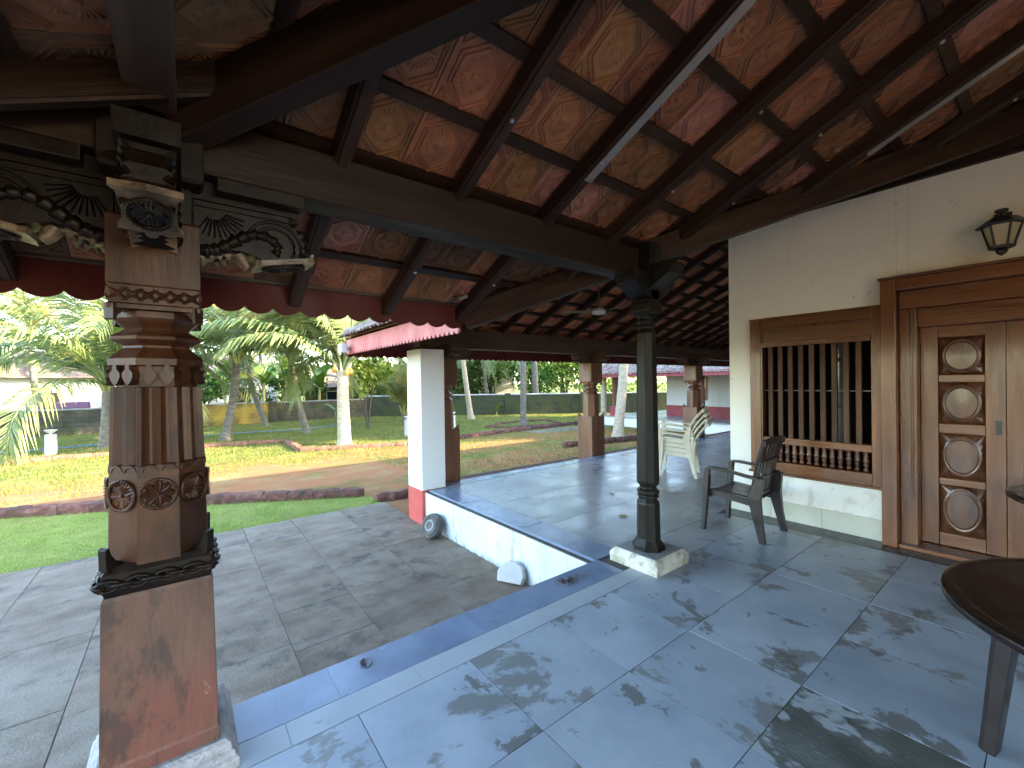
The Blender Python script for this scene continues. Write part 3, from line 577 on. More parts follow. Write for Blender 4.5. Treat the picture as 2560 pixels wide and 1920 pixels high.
# roof tiles on the outer slope B (seen over the red board) and along the other eaves
rt_m = MB(); nn = 12; prof_r = [(i/nn*.27, .022*abs(math.sin(2*math.pi*i/nn))+.012*math.sin(math.pi*i/nn)) for i in range(nn+1)]
rt_m.loft([[(0, a, b+.0) for a, b in prof_r]+[(0, a, b-.02) for a, b in reversed(prof_r)], [(.40, a, b+.03) for a, b in prof_r]+[(.40, a, b+.01) for a, b in reversed(prof_r)]])
rtile = rt_m.mesh('roof_tile', 'roof_tile')
for r in range(7):
    for c in range(13):
        y = 3.1+.265*c; u = r*.33-.16; x = BX+u*CT
        if x+y > vs_-.3 and x+y < h2_+.1: put('roof_tile', rtile, roof, fB(y, u) @ T((0, random.uniform(-.006, .006), .205+random.uniform(0, .008))) @ Matrix.Rotation(R(4), 4, 'Y'))
m_ = MB(); m_.tube([(BX-.1, CYE+.12, ZE+.2), (h2_-CTOP, CTOP, zc+.26)], .06, 8); m_.build('hip_tile', 'roof_tile', roof)

# ------------------------------------------------------------------ beams
def beam(name, p, q, w_, h_, m='beam_wood', bevel=.008): return bar_between(name, p, q, w_, h_, m, house, 0, bevel)
bx_b = beam('beam', (-.75, 2.24, 2.425), (3.26, 2.24, 2.425), .19, .235)
beam('beam', (-.08, 2.10, 2.60), (-.08, -3.5, 2.60), .15, .19, 'tail_wood')
beam('beam', (3.14, 2.06, 2.45), (3.14, -3.2, 2.55), .12, .01) if False else None
beam('beam', (2.85, 6.05, 2.11), (24, 6.05, 2.11), .2, .33, 'hall_beam')
beam('beam', (2.95, 5.9, 2.12), (2.95, 2.4, 2.45), .0, .0) if False else None
beam('wall_plate', (5.26, 2.44, 3.345), (5.26, -3.6, 3.345), .22, .14)
beam('cornice', (5.185, 2.44, 3.30), (5.185, -3.6, 3.30), .05, .05)
beam('beam_crossing', (3.06, 2.19, 2.47), (3.24, 2.19, 2.47), .2, .22, 'column_black')

# ================================================================== PILLARS
def rosette(mb, M, r, n=8, rim=True, lean=0.0):     # carved flower disc, facing local +Z
    q = MB()
    if rim:
        q.torus((0, 0, .004), r*.90, r*.10, 28, 6)
        for k in range(28):
            a = 2*math.pi*k/28; d = Vector((math.cos(a), math.sin(a), 0)); t_ = Vector((-d.y, d.x, 0)); p = d*r*.9+Vector((0, 0, .011))
            q.add([p-t_*r*.03-d*r*.1, p+t_*r*.03-d*r*.1+t_*r*.06, p+t_*r*.09+d*r*.1, p+t_*r*.03+d*r*.1, p+Vector((0, 0, r*.05))], [(0, 1, 4), (1, 2, 4), (2, 3, 4), (3, 0, 4)])
    for k in range(n):
        a = 2*math.pi*k/n+lean; pth_ = []
        Mr = Matrix.Rotation(a, 4, 'Z')
        rings = []
        for f, w_, h in ((.12, .10, .02), (.35, .19, .07), (.58, .25, .10), (.74, .17, .06), (.80, .02, .02)):
            rings.append([tuple(Mr @ Vector((f*r, -w_*r, 0))), tuple(Mr @ Vector((f*r, -w_*r*.5, h*r*1.5))), tuple(Mr @ Vector((f*r, 0, h*r*.5))), tuple(Mr @ Vector((f*r, w_*r*.5, h*r*1.5))), tuple(Mr @ Vector((f*r, w_*r, 0)))])
        q.loft(rings, False, False, False)
    q.ball((0, 0, r*.06), r*.12, r*.12, r*.10, 8, 5)
    q.xf(M); mb.add(q.v, q.f); mb.sm[-len(q.f):] = q.sm
def bracket_meshes():      # one carved arm reaching along local +X from the pillar face, under the beam
    top = .325; dk = MB(); pale = MB()
    # upper corbel slab and body outline (x, z)
    dk.box(-.02, .40, -.085, .085, .245, top)
    body = [(0, 0.0), (.03, -.005), (.07, .02), (.11, .045), (.16, .06), (.21, .05), (.25, .035), (.33, .035), (.40, .055), (.43, .10), (.43, .15), (.40, .20), (.34, .235), (.30, .246), (0, .246)]
    dk.prism(body, -.062, .062, 'y')
    dk.box(0, .36, -.072, .072, .222, .244)
    for sy in (-1, 1):                       # fan of ridges
        for k in range(15):
            a = R(12+k*11); c, s_ = math.cos(a), math.sin(a); p0 = (.07+.04*c, .215-.04*abs(s_)); p1 = (.07+.115*c, .215-.115*abs(s_))
            if p1[0] < 0: continue
            y = sy*.064; d = Vector((p1[0]-p0[0], 0, p1[1]-p0[1])).normalized(); n = Vector((-d.z, 0, d.x))*.0035
            P, Q = Vector((p0[0], y, p0[1])), Vector((p1[0], y, p1[1])); o_ = Vector((0, sy*.006, 0))
            dk.add([P+n, P-n, Q-n, Q+n, P+o_, Q+o_], [(0, 3, 5, 4), (1, 4, 5, 2), (0, 4, 1), (3, 2, 5)])
        # serpent body of overlapping rings curling up to the tip
        pts = [(.015, .035), (.05, .035), (.085, .05), (.12, .075), (.155, .105), (.19, .13), (.23, .145), (.27, .14), (.305, .12), (.32, .09), (.30, .065)]
        body_p = []; body_r = []
        for k in range(len(pts)-1):
            for f in (0, .34, .67, .98):
                body_p.append((pts[k][0]+(pts[k+1][0]-pts[k][0])*f, sy*.054, pts[k][1]+(pts[k+1][1]-pts[k][1])*f)); body_r.append((.024+.011*f)*(1-.035*k))
        dk.tube(body_p, body_r, 10, True)
        for r_ in (.0, .028):                 # ribs round the curl
            arc = [(.30+(.085+r_)*math.cos(R(t)), sy*.064, .10+(.085+r_)*math.sin(R(t))) for t in range(-30, 171, 20)]
            dk.tube(arc, .007, 6)
        for k in range(8):                    # leaf spikes on the outer edge
            t = R(-38+k*19); cx, cz = .315+.118*math.cos(t), .115+.118*math.sin(t); d = Vector((math.cos(t-.5), 0, math.sin(t-.5)))
            n = Vector((-d.z, 0, d.x)); b_ = Vector((cx-.02*d.x, sy*.05, cz-.02*d.z)); tip = b_+d*.052+Vector((0, sy*.016, 0))
            dk.add([b_+n*.02, b_-n*.02, tip, b_+Vector((0, sy*.022, 0))+d*.012, b_+Vector((0, -sy*.03, 0))], [(0, 3, 2), (3, 1, 2), (0, 4, 3), (3, 4, 1), (0, 2, 4), (1, 4, 2)])
        for k in range(4):                    # pale dentils along the foot
            x_ = .012+.03*k; pale.add([(x_, sy*.066, .018+.004*k), (x_+.028, sy*.066, .020+.006*k), (x_+.02, sy*.07, -.018+.008*k), (x_+.014, sy*.03, .0+.008*k)], [(0, 1, 2), (0, 2, 3), (1, 3, 2)])
    pale.tube([(.165, 0, .055), (.185, 0, .02), (.20, 0, .0)], [.03, .026, .02], 10)
    # the tilted end plate with its flower, seen from below
    Mp = T((.345, 0, .028)) @ Matrix.Rotation(R(168), 4, 'Y')
    pl = MB(); pts = [(-.125, -.09), (-.1, -.075), (0, -.07), (.1, -.075), (.125, -.09), (.135, 0), (.125, .09), (.1, .075), (0, .07), (-.1, .075), (-.125, .09), (-.135, 0)]
    pl.prism(pts, -.02, .004, 'z'); pl.xf(Mp); pale.add(pl.v, pl.f)
    fl = MB(); rosette(fl, Mp @ T((0, 0, .005)) @ Matrix.Diagonal((1.45, .92, 1, 1)), .068, 8)
    return dk, pale, fl
dk, pale, fl = bracket_meshes()
mat('worn_wood', [(.05, .034, .022), (.12, .085, .055), (.22, .165, .11)], 10, O1, (.3, .5), .4, 60, [((.03, .02, .014), 8, O1, .5, .7, .7)])
br_d, br_p, br_f = dk.mesh('bracket_arm', 'carved_dark'), pale.mesh('end_plate', 'worn_wood'), fl.mesh('flower', 'carved_dark')

def ring_poly(n, ap, cx, cy, z, rot=math.pi/8):
    r = ap/math.cos(math.pi/n); return [(cx+r*math.cos(rot+2*math.pi*i/n), cy+r*math.sin(rot+2*math.pi*i/n), z) for i in range(n)]
P0 = thing('carved_pillar', 'massive weathered wooden pillar with chain band, flower carvings and peacock brackets at veranda corner', 'pillar', (-.08, 2.30, 0))
pl = MB(); pl.ngon_stack([(0, .245), (.035, .245), (.045, .232), (.06, .232), (.068, .222), (.095, .217), (.105, .20)], 4, 0, 0, math.pi/4)
pl.build('plinth', 'plinth_stone', P0, bevel=.004)
bs = MB(); bs.ngon_stack([(.1052, .183), (.155, .183), (.16, .178), (.76, .168), (.775, .162)], 4, 0, 0, math.pi/4); bs.build('base_block', 'pillar_base_wood', P0, bevel=.005)
MB().ngon_stack([(.7752, .158), (.80, .166), (.86, .166), (.885, .150)], 4, 0, 0, math.pi/4).build('band', 'carved_dark', P0, bevel=.003)
lk = MB().torus((0, 0, 0), .026, .0075, 16, 6, Matrix.Diagonal((1.25, .82, 1, 1))).mesh('chain_link', 'carved_dark')
for f in range(4):
    for k in range(8):
        u = -.147+.042*k; tilt = R(75) if k % 2 else R(12)
        M = RZ(f*math.pi/2) @ T((u, -.172, .822+.0*k)) @ Matrix.Rotation(R(90), 4, 'X') @ Matrix.Rotation(tilt, 4, 'X')
        put('chain_link', lk, P0, M)
hn = MB(); pts = [(-.055, 0), (.0, 0), (.012, .02), (.014, .095), (.002, .10), (-.006, .07), (-.022, .045), (-.05, .03)]
hn.prism(pts, -.016, .016, 'y'); hme = hn.mesh('corner_horn', 'carved_dark')
for k in range(4): put('corner_horn', hme, P0, RZ(math.pi/4+k*math.pi/2) @ T((.215, 0, .862)), .004)
sh = MB(); sh.ngon_stack([(.80, .158), (1.225, .150)], 8); sh.build('octagon_shaft', 'pillar_wood', P0, bevel=.003)
for k in range(8):
    a = k*math.pi/4; Mr = RZ(a-math.pi/2) @ T((0, -.1535, 1.135)) @ Matrix.Rotation(R(90+.9), 4, 'X')
    q = MB(); rosette(q, Matrix.Identity(4), .063, 8 if k % 2 == 0 else 7, True, .4*(k % 2)); q.build('rosette', 'pillar_wood', P0, Mr)
fl_ = MB(); n = 16; seg = 6; rings = []
for z, ap, dpt in ((1.20, .151, 0.0), (1.245, .150, .0), (1.25, .150, .020), (1.548, .142, .020), (1.552, .127, 0.0), (1.575, .127, 0)):
    r0 = ap/math.cos(math.pi/8); ring = []
    for i in range(n*seg):
        a = 2*math.pi*i/(n*seg); af = (a+math.pi/8) % (math.pi/4)-math.pi/8; r_ = ap/math.cos(af); f = (i % seg)/seg
        s_ = math.sin(math.pi*max(0, min(1, (f-.12)/.88))) if f > .12 else 0
        ring.append(((r_-dpt*s_)*math.cos(a), (r_-dpt*s_)*math.sin(a), z))
    rings.append(ring)
fl_.loft(rings); fl_.build('fluted_shaft', 'pillar_wood', P0)
ar = MB()
for t in range(9):
    a = math.pi*t/8
arc = [(.024*math.cos(math.pi*t/8), 0, .024*math.sin(math.pi*t/8)) for t in range(9)]
arm = MB().tube(arc, .0045, 6).prism([(.022*math.cos(math.pi*t/8), .022*math.sin(math.pi*t/8)) for t in range(9)], -.001, .012, 'y').mesh('arch', 'pillar_wood')
dp_ = [(0, 0), (.010, .012), (.019, .034), (.018, .05), (.008, .062), (.006, .08), (-.006, .08), (-.008, .062), (-.018, .05), (-.019, .034), (-.010, .012)]
drp = MB().prism([(x*1.2, z) for x, z in dp_], -.016, .014, 'y').mesh('petal', 'pillar_wood')
for k in range(16):
    a = 2*math.pi*(k+.56)/16; af = (a+math.pi/8) % (math.pi/4)-math.pi/8
    fa = round(a/(math.pi/4))*math.pi/4
    pos = Vector((math.cos(a), math.sin(a), 0))*(.150/math.cos(af))
    put('arch', arm, P0, T((pos.x, pos.y, 1.222)) @ RZ(fa+math.pi/2))
    pos = Vector((math.cos(a), math.sin(a), 0))*(.139/math.cos(af)); put('petal', drp, P0, T((pos.x, pos.y, 1.556)) @ RZ(fa+math.pi/2), .002)
MB().ngon_stack([(1.5752, .127), (1.632, .127), (1.634, .148), (1.662, .148), (1.668, .142), (1.685, .125), (1.705, .105), (1.715, .104), (1.722, .118), (1.735, .140), (1.748, .142), (1.758, .130), (1.768, .112), (1.780, .100), (1.790, .108), (1.81, .128), (1.82, .134), (1.845, .134), (1.85, .12)], 8).build('neck_moulding', 'pillar_wood', P0, bevel=.002)
tg = MB().prism([(-.06, 0), (.012, 0), (.012, -.062), (.004, -.066), (-.004, -.045), (-.022, -.03), (-.05, -.022)], -.02, .02, 'y').mesh('corner_tongue', 'pillar_wood')
for k in range(4): put('corner_tongue', tg, P0, RZ(math.pi/4+k*math.pi/2) @ T((.18, 0, 1.868)), .004)
MB().ngon_stack([(1.85, .142), (1.868, .142), (1.87, .138), (1.94, .138), (1.944, .143), (2.20, .143), (2.21, .136)], 4, 0, 0, math.pi/4).build('upper_block', 'pillar_wood', P0, bevel=.004)
lf = MB()
for sa in (1, -1):
    rings = []
    for f, w_ in ((0, .001), (.25, .007), (.5, .010), (.75, .007), (1, .001)):
        c = Vector(((f-.5)*.062, 0, (f-.5)*.052*sa)); nrm = Vector((-.052*sa, 0, .062)).normalized(); rings.append([tuple(c+nrm*w_), tuple(c+Vector((0, -w_*.9-.001, 0))), tuple(c-nrm*w_)])
    lf.loft(rings, False, False, False)
lfm = lf.mesh('leaf_cross', 'pillar_wood')
for f in range(4):
    for k in range(6): put('leaf_cross', lfm, P0, RZ(f*math.pi/2) @ T((-.112+.0448*k, -.1385, 1.905)))
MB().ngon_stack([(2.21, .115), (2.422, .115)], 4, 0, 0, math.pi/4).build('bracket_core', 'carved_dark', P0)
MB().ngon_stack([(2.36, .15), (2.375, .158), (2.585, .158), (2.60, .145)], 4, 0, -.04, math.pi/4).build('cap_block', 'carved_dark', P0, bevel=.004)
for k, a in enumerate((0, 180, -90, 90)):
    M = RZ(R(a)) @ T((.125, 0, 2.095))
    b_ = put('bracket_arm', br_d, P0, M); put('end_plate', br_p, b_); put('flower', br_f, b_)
# corbels under the beam either side of the pillar
for x0, x1 in ((.12, .46), (-.62, -.28)):
    MB().box(x0+.08, x1+.08, -.16, .05, 2.365-.0, 2.424).build('corbel', 'carved_dark', P0, bevel=.005)

# slender black column on its stone
C0 = thing('black_column', 'slender black octagonal wooden column on pale stone block by the step', 'column', (3.14, 2.16, 0))
MB().ngon_stack([(.001, .232), (.075, .238), (.115, .205), (.118, .20)], 4, 0, 0, math.pi/4).build('stone_base', 'plinth_pale', C0, bevel=.012)
MB().ngon_stack([(.1182, .199), (.121, .197)], 4, 0, 0, math.pi/4).build('base_top', 'plinth_granite', C0)
cp = [(.1212, .142), (.15, .142), (.153, .136), (.205, .104), (.21, .103), (.50, .099), (.515, .096), (.545, .078), (.55, .078), (.556, .094), (.575, .094), (.582, .084), (.592, .098), (.612, .098), (.622, .088), (.632, .074), (.65, .074), (.662, .084), (.672, .094), (.69, .098), (.70, .099),
      (1.955, .083), (1.962, .076), (1.985, .066), (1.99, .074), (2.01, .078), (2.02, .070), (2.03, .064), (2.045, .07), (2.055, .076), (2.07, .064), (2.085, .066), (2.11, .078)]
cp = [(z_, a_*.9) for z_, a_ in cp]
MB().ngon_stack(cp, 8).build('shaft', 'column_black', C0, bevel=.002)
MB().ngon_stack([(2.09, .062), (2.11, .072), (2.13, .094), (2.15, .098), (2.20, .098), (2.205, .085), (2.235, .085)], 4, 0, 0, math.pi/4).build('capital_block', 'column_black', C0, bevel=.005)
wp = [(-.05, 2.236), (.06, 2.236), (.27, 2.355), (.28, 2.36), (.28, 2.385), (.30, 2.39), (.30, 2.43), (.29, 2.452), (-.05, 2.452)]
wme = MB().prism(wp, -.092, .092, 'y').mesh('capital_arm', 'column_black')
for a in (0, 90, 180, 270): put('capital_arm', wme, C0, RZ(R(a)) @ T((0, 0, .0006*(a % 180))), .005)
MB().ngon_stack([(2.4535, .12), (2.69, .12)], 4, 0, 0, math.pi/4).build('abacus', 'column_black', C0)

# pillars of the far side of the hall
def far_pillar(x, y, label):
    P = thing('hall_pillar', label, 'pillar', (x, y, -.12), 0, 'wooden pillars along the garden side of the hall')
    MB().ngon_stack([(.0, .20), (.93, .20), (.935, .196)], 4, 0, 0, math.pi/4).build('base_block', 'far_pillar_wood', P, bevel=.006)
    h_ = MB(); h_.prism([(-.075, 0), (.01, 0), (.01, .085), (-.002, .09), (-.02, .055), (-.05, .03)], -.03, .03, 'y'); me = h_.mesh('corner_horn', 'far_pillar_wood')
    for k in range(4): put('corner_horn', me, P, RZ(math.pi/4+k*math.pi/2) @ T((.262, 0, .93)), .005)
    MB().ngon_stack([(.93, .165), (1.40, .155), (1.43, .13), (1.44, .12), (1.455, .12), (1.475, .158), (1.49, .16), (1.51, .135), (1.53, .115), (1.56, .115), (1.60, .15), (1.64, .155)], 8).build('shaft', 'far_pillar_wood', P, bevel=.003)
    MB().ngon_stack([(1.64, .165), (1.665, .175), (2.05, .175)], 4, 0, 0, math.pi/4).build('upper_block', 'far_pillar_wood', P, bevel=.006)
    t_ = MB().prism([(-.09, 0), (.01, 0), (.01, -.09), (-.01, -.07), (-.03, -.04), (-.07, -.03)], -.03, .03, 'y').mesh('corner_tongue', 'far_pillar_wood')
    for k in range(4): put('corner_tongue', t_, P, RZ(math.pi/4+k*math.pi/2) @ T((.225, 0, 1.66)), .005)
    ap = [(-.0, 2.05), (.30, 2.05), (.42, 2.06), (.44, 2.09), (.44, 2.10), (.40, 2.11), (.40, 2.125), (.46, 2.13), (.48, 2.16), (.48, 2.226), (0, 2.226)]
    am = MB().prism(ap, -.10, .10, 'y').mesh('bracket_arm', 'hall_beam')
    for a in (0, 180, 90, 270): put('bracket_arm', am, P, RZ(R(a)) @ T((0, 0, .0005*(a % 180))), .008)
    return P
far_pillar(3.32, 6.12, 'dark wooden hall pillar right behind the white corner pillar')
far_pillar(6.88, 6.12, 'orange brown wooden hall pillar standing between garden and black column')
far_pillar(11.05, 6.12, 'farthest orange brown wooden hall pillar behind the stacked white chairs')
W0 = thing('white_pillar', 'square white painted pillar with red base beside the sunken patio', 'pillar', (2.895, 5.86, 0))
MB().box(-.19, .19, -.235, .235, .0, 2.05).build('shaft', 'white_paint', W0, bevel=.004)
MB().box(-.192, .192, -.237, .237, -.55, -.002).build('red_base', 'red_base', W0, bevel=.003)

# ================================================================== FURNITURE
def arc_pts(f, n): return [f(i/(n-1)) for i in range(n)]
def chair(name, label, cat, m, group=None, hb=.57, rec=(.06, .06)):
    c = thing(name, label, cat, group=group)      # faces +Y, seat centre at origin in plan
    # seat: dished shell
    nu, nv = 9, 9; g = []
    def sp(u, v): return ((.235-.015*v)*(u*2-1), .235-.45*v, .42-.035*v+.018*(u*2-1)**2*(1-.3*v)-.022*max(0, (.12-v)/.12)**2)
    top = [sp(i/(nu-1), j/(nv-1)) for j in range(nv) for i in range(nu)]; bot = [(x, y, z-.012) for x, y, z in top]
    s_ = MB(); N_ = nu*nv; fs = []
    for j in range(nv-1):
        for i in range(nu-1):
            a = j*nu+i; fs += [(a, a+1, a+nu+1, a+nu), (N_+a, N_+a+nu, N_+a+nu+1, N_+a+1)]
    edge = [i for i in range(nu)]+[j*nu+nu-1 for j in range(1, nv)]+[(nv-1)*nu+i for i in range(nu-2, -1, -1)]+[j*nu for j in range(nv-2, 0, -1)]
    for a, b in zip(edge, edge[1:]+edge[:1]): fs.append((a, N_+a, N_+b, b))
    s_.add(top+bot, fs, True); s_.build('seat', m, c)
    MB().box(-.235, .235, .205, .228, .335, .405).build('front_apron', m, c, bevel=.006)
    for sx in (-1, 1):
        MB().prism([(.215, .36), (.215, .42), (-.20, .385), (-.20, .32), (-.1, .33)], sx*.222, sx*.24, 'x').build('side_apron', m, c, bevel=.004)
    # back: frame posts, top rail and broad slats with cross ribs
    def bp(u, h): return (u*(.205+.02*h), -.205-rec[0]*h-rec[1]*h*h+.03*(u*u), .39+hb*h)
    bk = MB()
    for sx in (-1, 1):
        rings = []
        for i in range(9):
            h = i/8; x, y, z = bp(sx, h); w_ = .022; rings.append([(x-w_, y-.018, z), (x+w_, y-.018, z), (x+w_, y+.014, z), (x-w_, y+.014, z)])
        if sx < 0: back = MB().loft(rings).build('backrest', m, c, bevel=.004)
        else: MB().loft(rings).build('post', m, back, bevel=.004)
    rings = []
    for i in range(11):
        u = -1.08+2.16*i/10; x, y, z = bp(u, 1.0); z += .02-.03*u*u; rings.append([(x, y-.022, z-.035), (x, y+.012, z-.035), (x, y+.008, z+.018), (x, y-.028, z+.018)])
    MB().loft(rings).build('top_rail', m, back, bevel=.004)
    for k in range(7):
        u = -.75+.25*k; rings = []
        for i in range(9):
            h = .02+.94*i/8; x, y, z = bp(u, h); w_ = .019; rings.append([(x-w_, y-.006, z), (x+w_, y-.006, z), (x+w_, y+.004, z), (x-w_, y+.004, z)])
        MB().loft(rings).build('slat', m, back)
    for h in (.08, .36, .66):
        rings = []
        for i in range(9):
            u = -1+2*i/8; x, y, z = bp(u, h); rings.append([(x, y-.016, z-.012), (x, y-.004, z-.012), (x, y-.004, z+.012), (x, y-.016, z+.012)])
        MB().loft(rings).build('cross_rib', m, back)
    # arms: flat curved rails that turn down into the front legs
    for sx in (-1, 1):
        path = [(sx*.245, -.26, .60), (sx*.262, -.15, .615), (sx*.272, 0, .640), (sx*.272, .15, .652), (sx*.268, .215, .645), (sx*.264, .240, .615)]
        rings = []
        for i, (x, y, z) in enumerate(path):
            w_ = .024+.006*math.sin(math.pi*i/5); rings.append([(x-w_, y, z-.016), (x+w_, y, z-.016), (x+w_, y+.004, z+.010), (x-w_, y+.004, z+.010)])
        MB().loft(rings).build('arm', m, c, bevel=.004)
        fl2 = MB(); rings = []
        for z, y, w_, d in ((.635, .225, .03, .024), (.45, .236, .03, .024), (.25, .255, .027, .022), (.0, .275, .023, .019)):
            x = sx*(.262+.012*(1-z)); rings.append([(x-w_, y-d, z), (x+w_, y-d, z), (x+w_, y+d, z), (x-w_, y+d, z)])
        fl2.loft(rings).build('leg', m, c, bevel=.004)
        rl = MB(); rings = []
        for z, y, w_, d in ((.60, -.262, .024, .03), (.40, -.215, .03, .055), (.22, -.245, .027, .038), (.0, -.29, .022, .026)):
            x = sx*(.238+.03*(1-z/.6)); rings.append([(x-w_, y-d, z), (x+w_, y-d, z), (x+w_, y+d, z), (x-w_, y+d, z)])
        rl.loft(rings).build('leg', m, c, bevel=.004)
    return c
ch = chair('plastic_chair', 'dark brown plastic armchair standing below the barred window', 'chair', 'brown_plastic'); ch.location = (4.545, 2.0, .001); ch.rotation_euler = (0, 0, R(1))
names = ['lowest white plastic armchair of the stack standing on the hall floor', 'second white plastic armchair from the bottom of the stack', 'third white plastic armchair from the bottom of the stack', 'topmost white plastic armchair of the stack']
wc = chair('stacked_chair', names[0], 'chair', 'white_plastic', 'white chairs stacked in the hall', .50, (.13, .16)); wc.location = (6.45, 3.84, .001); wc.scale = (.97, .97, .97); wc.rotation_euler = (0, 0, R(24))
for k in range(1, 4):
    c2 = copy_tree(wc); c2['label'] = names[k]; c2.location = (6.45-.009*k, 3.84+.018*k, .001+.075*k); c2.rotation_euler = (0, 0, R(24+1.0*(-1)**k))

def table(x, y, r, label, h=.73, a0=0):
    t = thing('round_table', label, 'table', (x, y, 0), R(a0))
    pr = [(h-.045, r-.05), (h-.04, r-.012), (h-.03, r-.002), (h-.022, r-.004), (h-.018, r), (h-.010, r), (h-.004, r-.006), (h, r-.02), (h+.001, r-.035), (h-.0015, r-.05)]
    MB().ngon_stack(pr, 64, smooth=True).build('top', 'table_plastic', t)
    MB().ngon_stack([(h-.075, r-.10), (h-.045, r-.09)], 48).build('apron', 'table_plastic', t)
    for k in range(4):
        a = math.pi/4+k*math.pi/2; M = RZ(a) @ T((r*.80, 0, 0)); rings = []
        for z, w_, d, off in ((0, .036, .026, .02), (.35, .046, .03, -.014), (h-.06, .06, .036, -.05)):
            rings.append([(off-d, -w_, z), (off+d*.4, -w_, z), (off+d, -w_*.55, z), (off+d, w_*.55, z), (off+d*.4, w_, z), (off-d, w_, z)])
        MB().loft(rings).build('leg', 'brown_plastic', t, M, bevel=.003)
    return t
table(2.52, -.36, .665, 'glossy dark brown round plastic table in the near right corner', a0=34)
table(4.75, -.42, .66, 'second dark round plastic table in front of the door', a0=100)

# wall lantern
L0 = thing('wall_lantern', 'black hexagonal iron wall lantern with cream glass above the door', 'lamp', (5.06, .262, 2.49))
MB().ngon_stack([(.0, .004), (.015, .022), (.035, .030), (.05, .022), (.055, .06)], 6, smooth=False).build('finial', 'iron_black', L0)
MB().ngon_stack([(.055, .062), (.075, .066)], 6).build('bottom_ring', 'iron_black', L0)
MB().ngon_stack([(.075, .052), (.232, .088)], 6).build('glass', 'lamp_glass', L0)
for k in range(6):
    a = math.pi/6+k*math.pi/3; MB().tube([(.066*math.cos(a), .066*math.sin(a), .07), (.106*math.cos(a), .106*math.sin(a), .236)], .0075, 6).build('corner_bar', 'iron_black', L0)
MB().ngon_stack([(.230, .118), (.240, .124), (.262, .098), (.29, .072), (.305, .03), (.31, .018), (.33, .018), (.335, .03), (.358, .034), (.36, .02)], 6).build('roof', 'iron_black', L0)
MB().box(.03, .14, -.012, .012, .27, .295).build('bracket', 'iron_black', L0)
MB().box(.128, .14, -.05, .05, .20, .36).build('back_plate', 'iron_black', L0, bevel=.003)

# ceiling fan in the hall
F0 = thing('ceiling_fan', 'ceiling fan with brown rod and pale blades hanging over the hall', 'fan', (5.45, 4.65, 2.70))
MB().tube([(0, 0, .06), (0, 0, .5)], .012, 8).build('rod', 'fan_brown', F0)
MB().ngon_stack([(-.05, .05), (-.035, .10), (.0, .12), (.03, .10), (.06, .04)], 20, smooth=True).build('motor', 'fan_white', F0)
for k in range(3):
    M = RZ(R(25+120*k)) @ Matrix.Rotation(R(10), 4, 'X')
    MB().prism([(.11, -.03), (.2, -.055), (.55, -.065), (.60, -.04), (.60, .04), (.55, .065), (.2, .055), (.11, .03)], -.003, .003, 'z').build('blade', 'fan_brown', F0, M)
MB().ngon_stack([(.44, .02), (.5, .05)], 12).build('canopy', 'fan_white', F0)

# stones lying in the patio
S0 = thing('grinding_stone', 'round grey carved stone with concentric rings leaning on the white riser', 'stone', (2.58, 5.10, -.34))
pr = [(-.11, .07), (-.10, .13), (-.06, .16), (-.052, .150), (-.04, .162), (-.01, .164), (-.002, .152), (.01, .158), (.03, .150), (.038, .138), (.034, .128), (.045, .124), (.058, .112), (.05, .102), (.060, .094), (.050, .082)]
Ms = Matrix.Rotation(R(200), 4, 'Z') @ Matrix.Rotation(R(68), 4, 'Y')
q = MB().ngon_stack(pr, 26, smooth=True)
q.v = [tuple(Vector(p)*(1+.05*mnoise.noise(Vector(p)*14)+.03*mnoise.noise(Vector(p)*40))) for p in q.v]
q.build('body', 'grey_stone', S0, Ms)
MB().ngon_stack([(.045, .078), (.058, .070), (.055, .052), (.040, .048), (.042, .0)], 22, smooth=True).build('hub', 'plinth_stone', S0, Ms)
b_ = MB().box(-.06, .06, -.03, .03, -.16, .02); b_.build('foot', 'grey_stone', S0, T((.02, -.03, 0)), bevel=.02)
q = MB(); oc = [(-.14, -.1), (.13, -.1), (.15, -.02), (.12, .06), (.05, .105), (-.03, .11), (-.10, .075), (-.15, .0)]
q.loft([[(x*.93, -.045, z*.93) for x, z in oc], [(x, -.03, z) for x, z in oc], [(x*1.02, .02, z*1.01) for x, z in oc], [(x*.95, .05, z*.94) for x, z in oc]])
o = q.build('white_stone', 'pale_stone', None, T((2.64, 3.44, -.40)) @ RZ(R(-62)) @ Matrix.Rotation(R(-24), 4, 'X'), .012); tag(o, 'pale broken stone slab leaning on the white riser near the inner corner', 'stone')

# litter
deb = MB()
for k in range(70):
    a, d = random.uniform(0, 6.28), abs(random.gauss(0, .07)); x, y = 2.36+1.3*d*math.cos(a), 2.33+.7*d*math.sin(a); l = random.uniform(.01, .04); b = random.uniform(0, 3.14)
    deb.tube([(x, y, .006+.01*random.random()), (x+l*math.cos(b), y+l*math.sin(b), .006+.014*random.random())], .0025, 5)
o = deb.build('twig_litter', 'debris'); tag(o, 'small heap of dry brown twigs on the dark edging stone', 'litter', kind='stuff')
def leaf_piece(x, y, z, s_, label, m='dry_leaf'):
    q = MB(); n = 7; L_ = []; 
    for i in range(n):
        f = i/(n-1); w_ = .35*math.sin(math.pi*min(1, f*.95+.03)); L_.append([( (f-.5)*s_, -w_*s_, .004+.25*s_*w_*random.uniform(.5, 1.2)), ((f-.5)*s_, 0, .003), ((f-.5)*s_, w_*s_, .004+.25*s_*w_*random.uniform(.5, 1.2))])
    q.loft(L_, False, True, False); o = q.build('fallen_leaf', m, None, T((x, y, z)) @ RZ(random.uniform(0, 6.28))); tag(o, label, 'leaf', 'fallen leaves')
leaf_piece(3.95, 3.05, .001, .12, 'yellow fallen leaf on the hall floor left of the black column', 'frond_yellow')
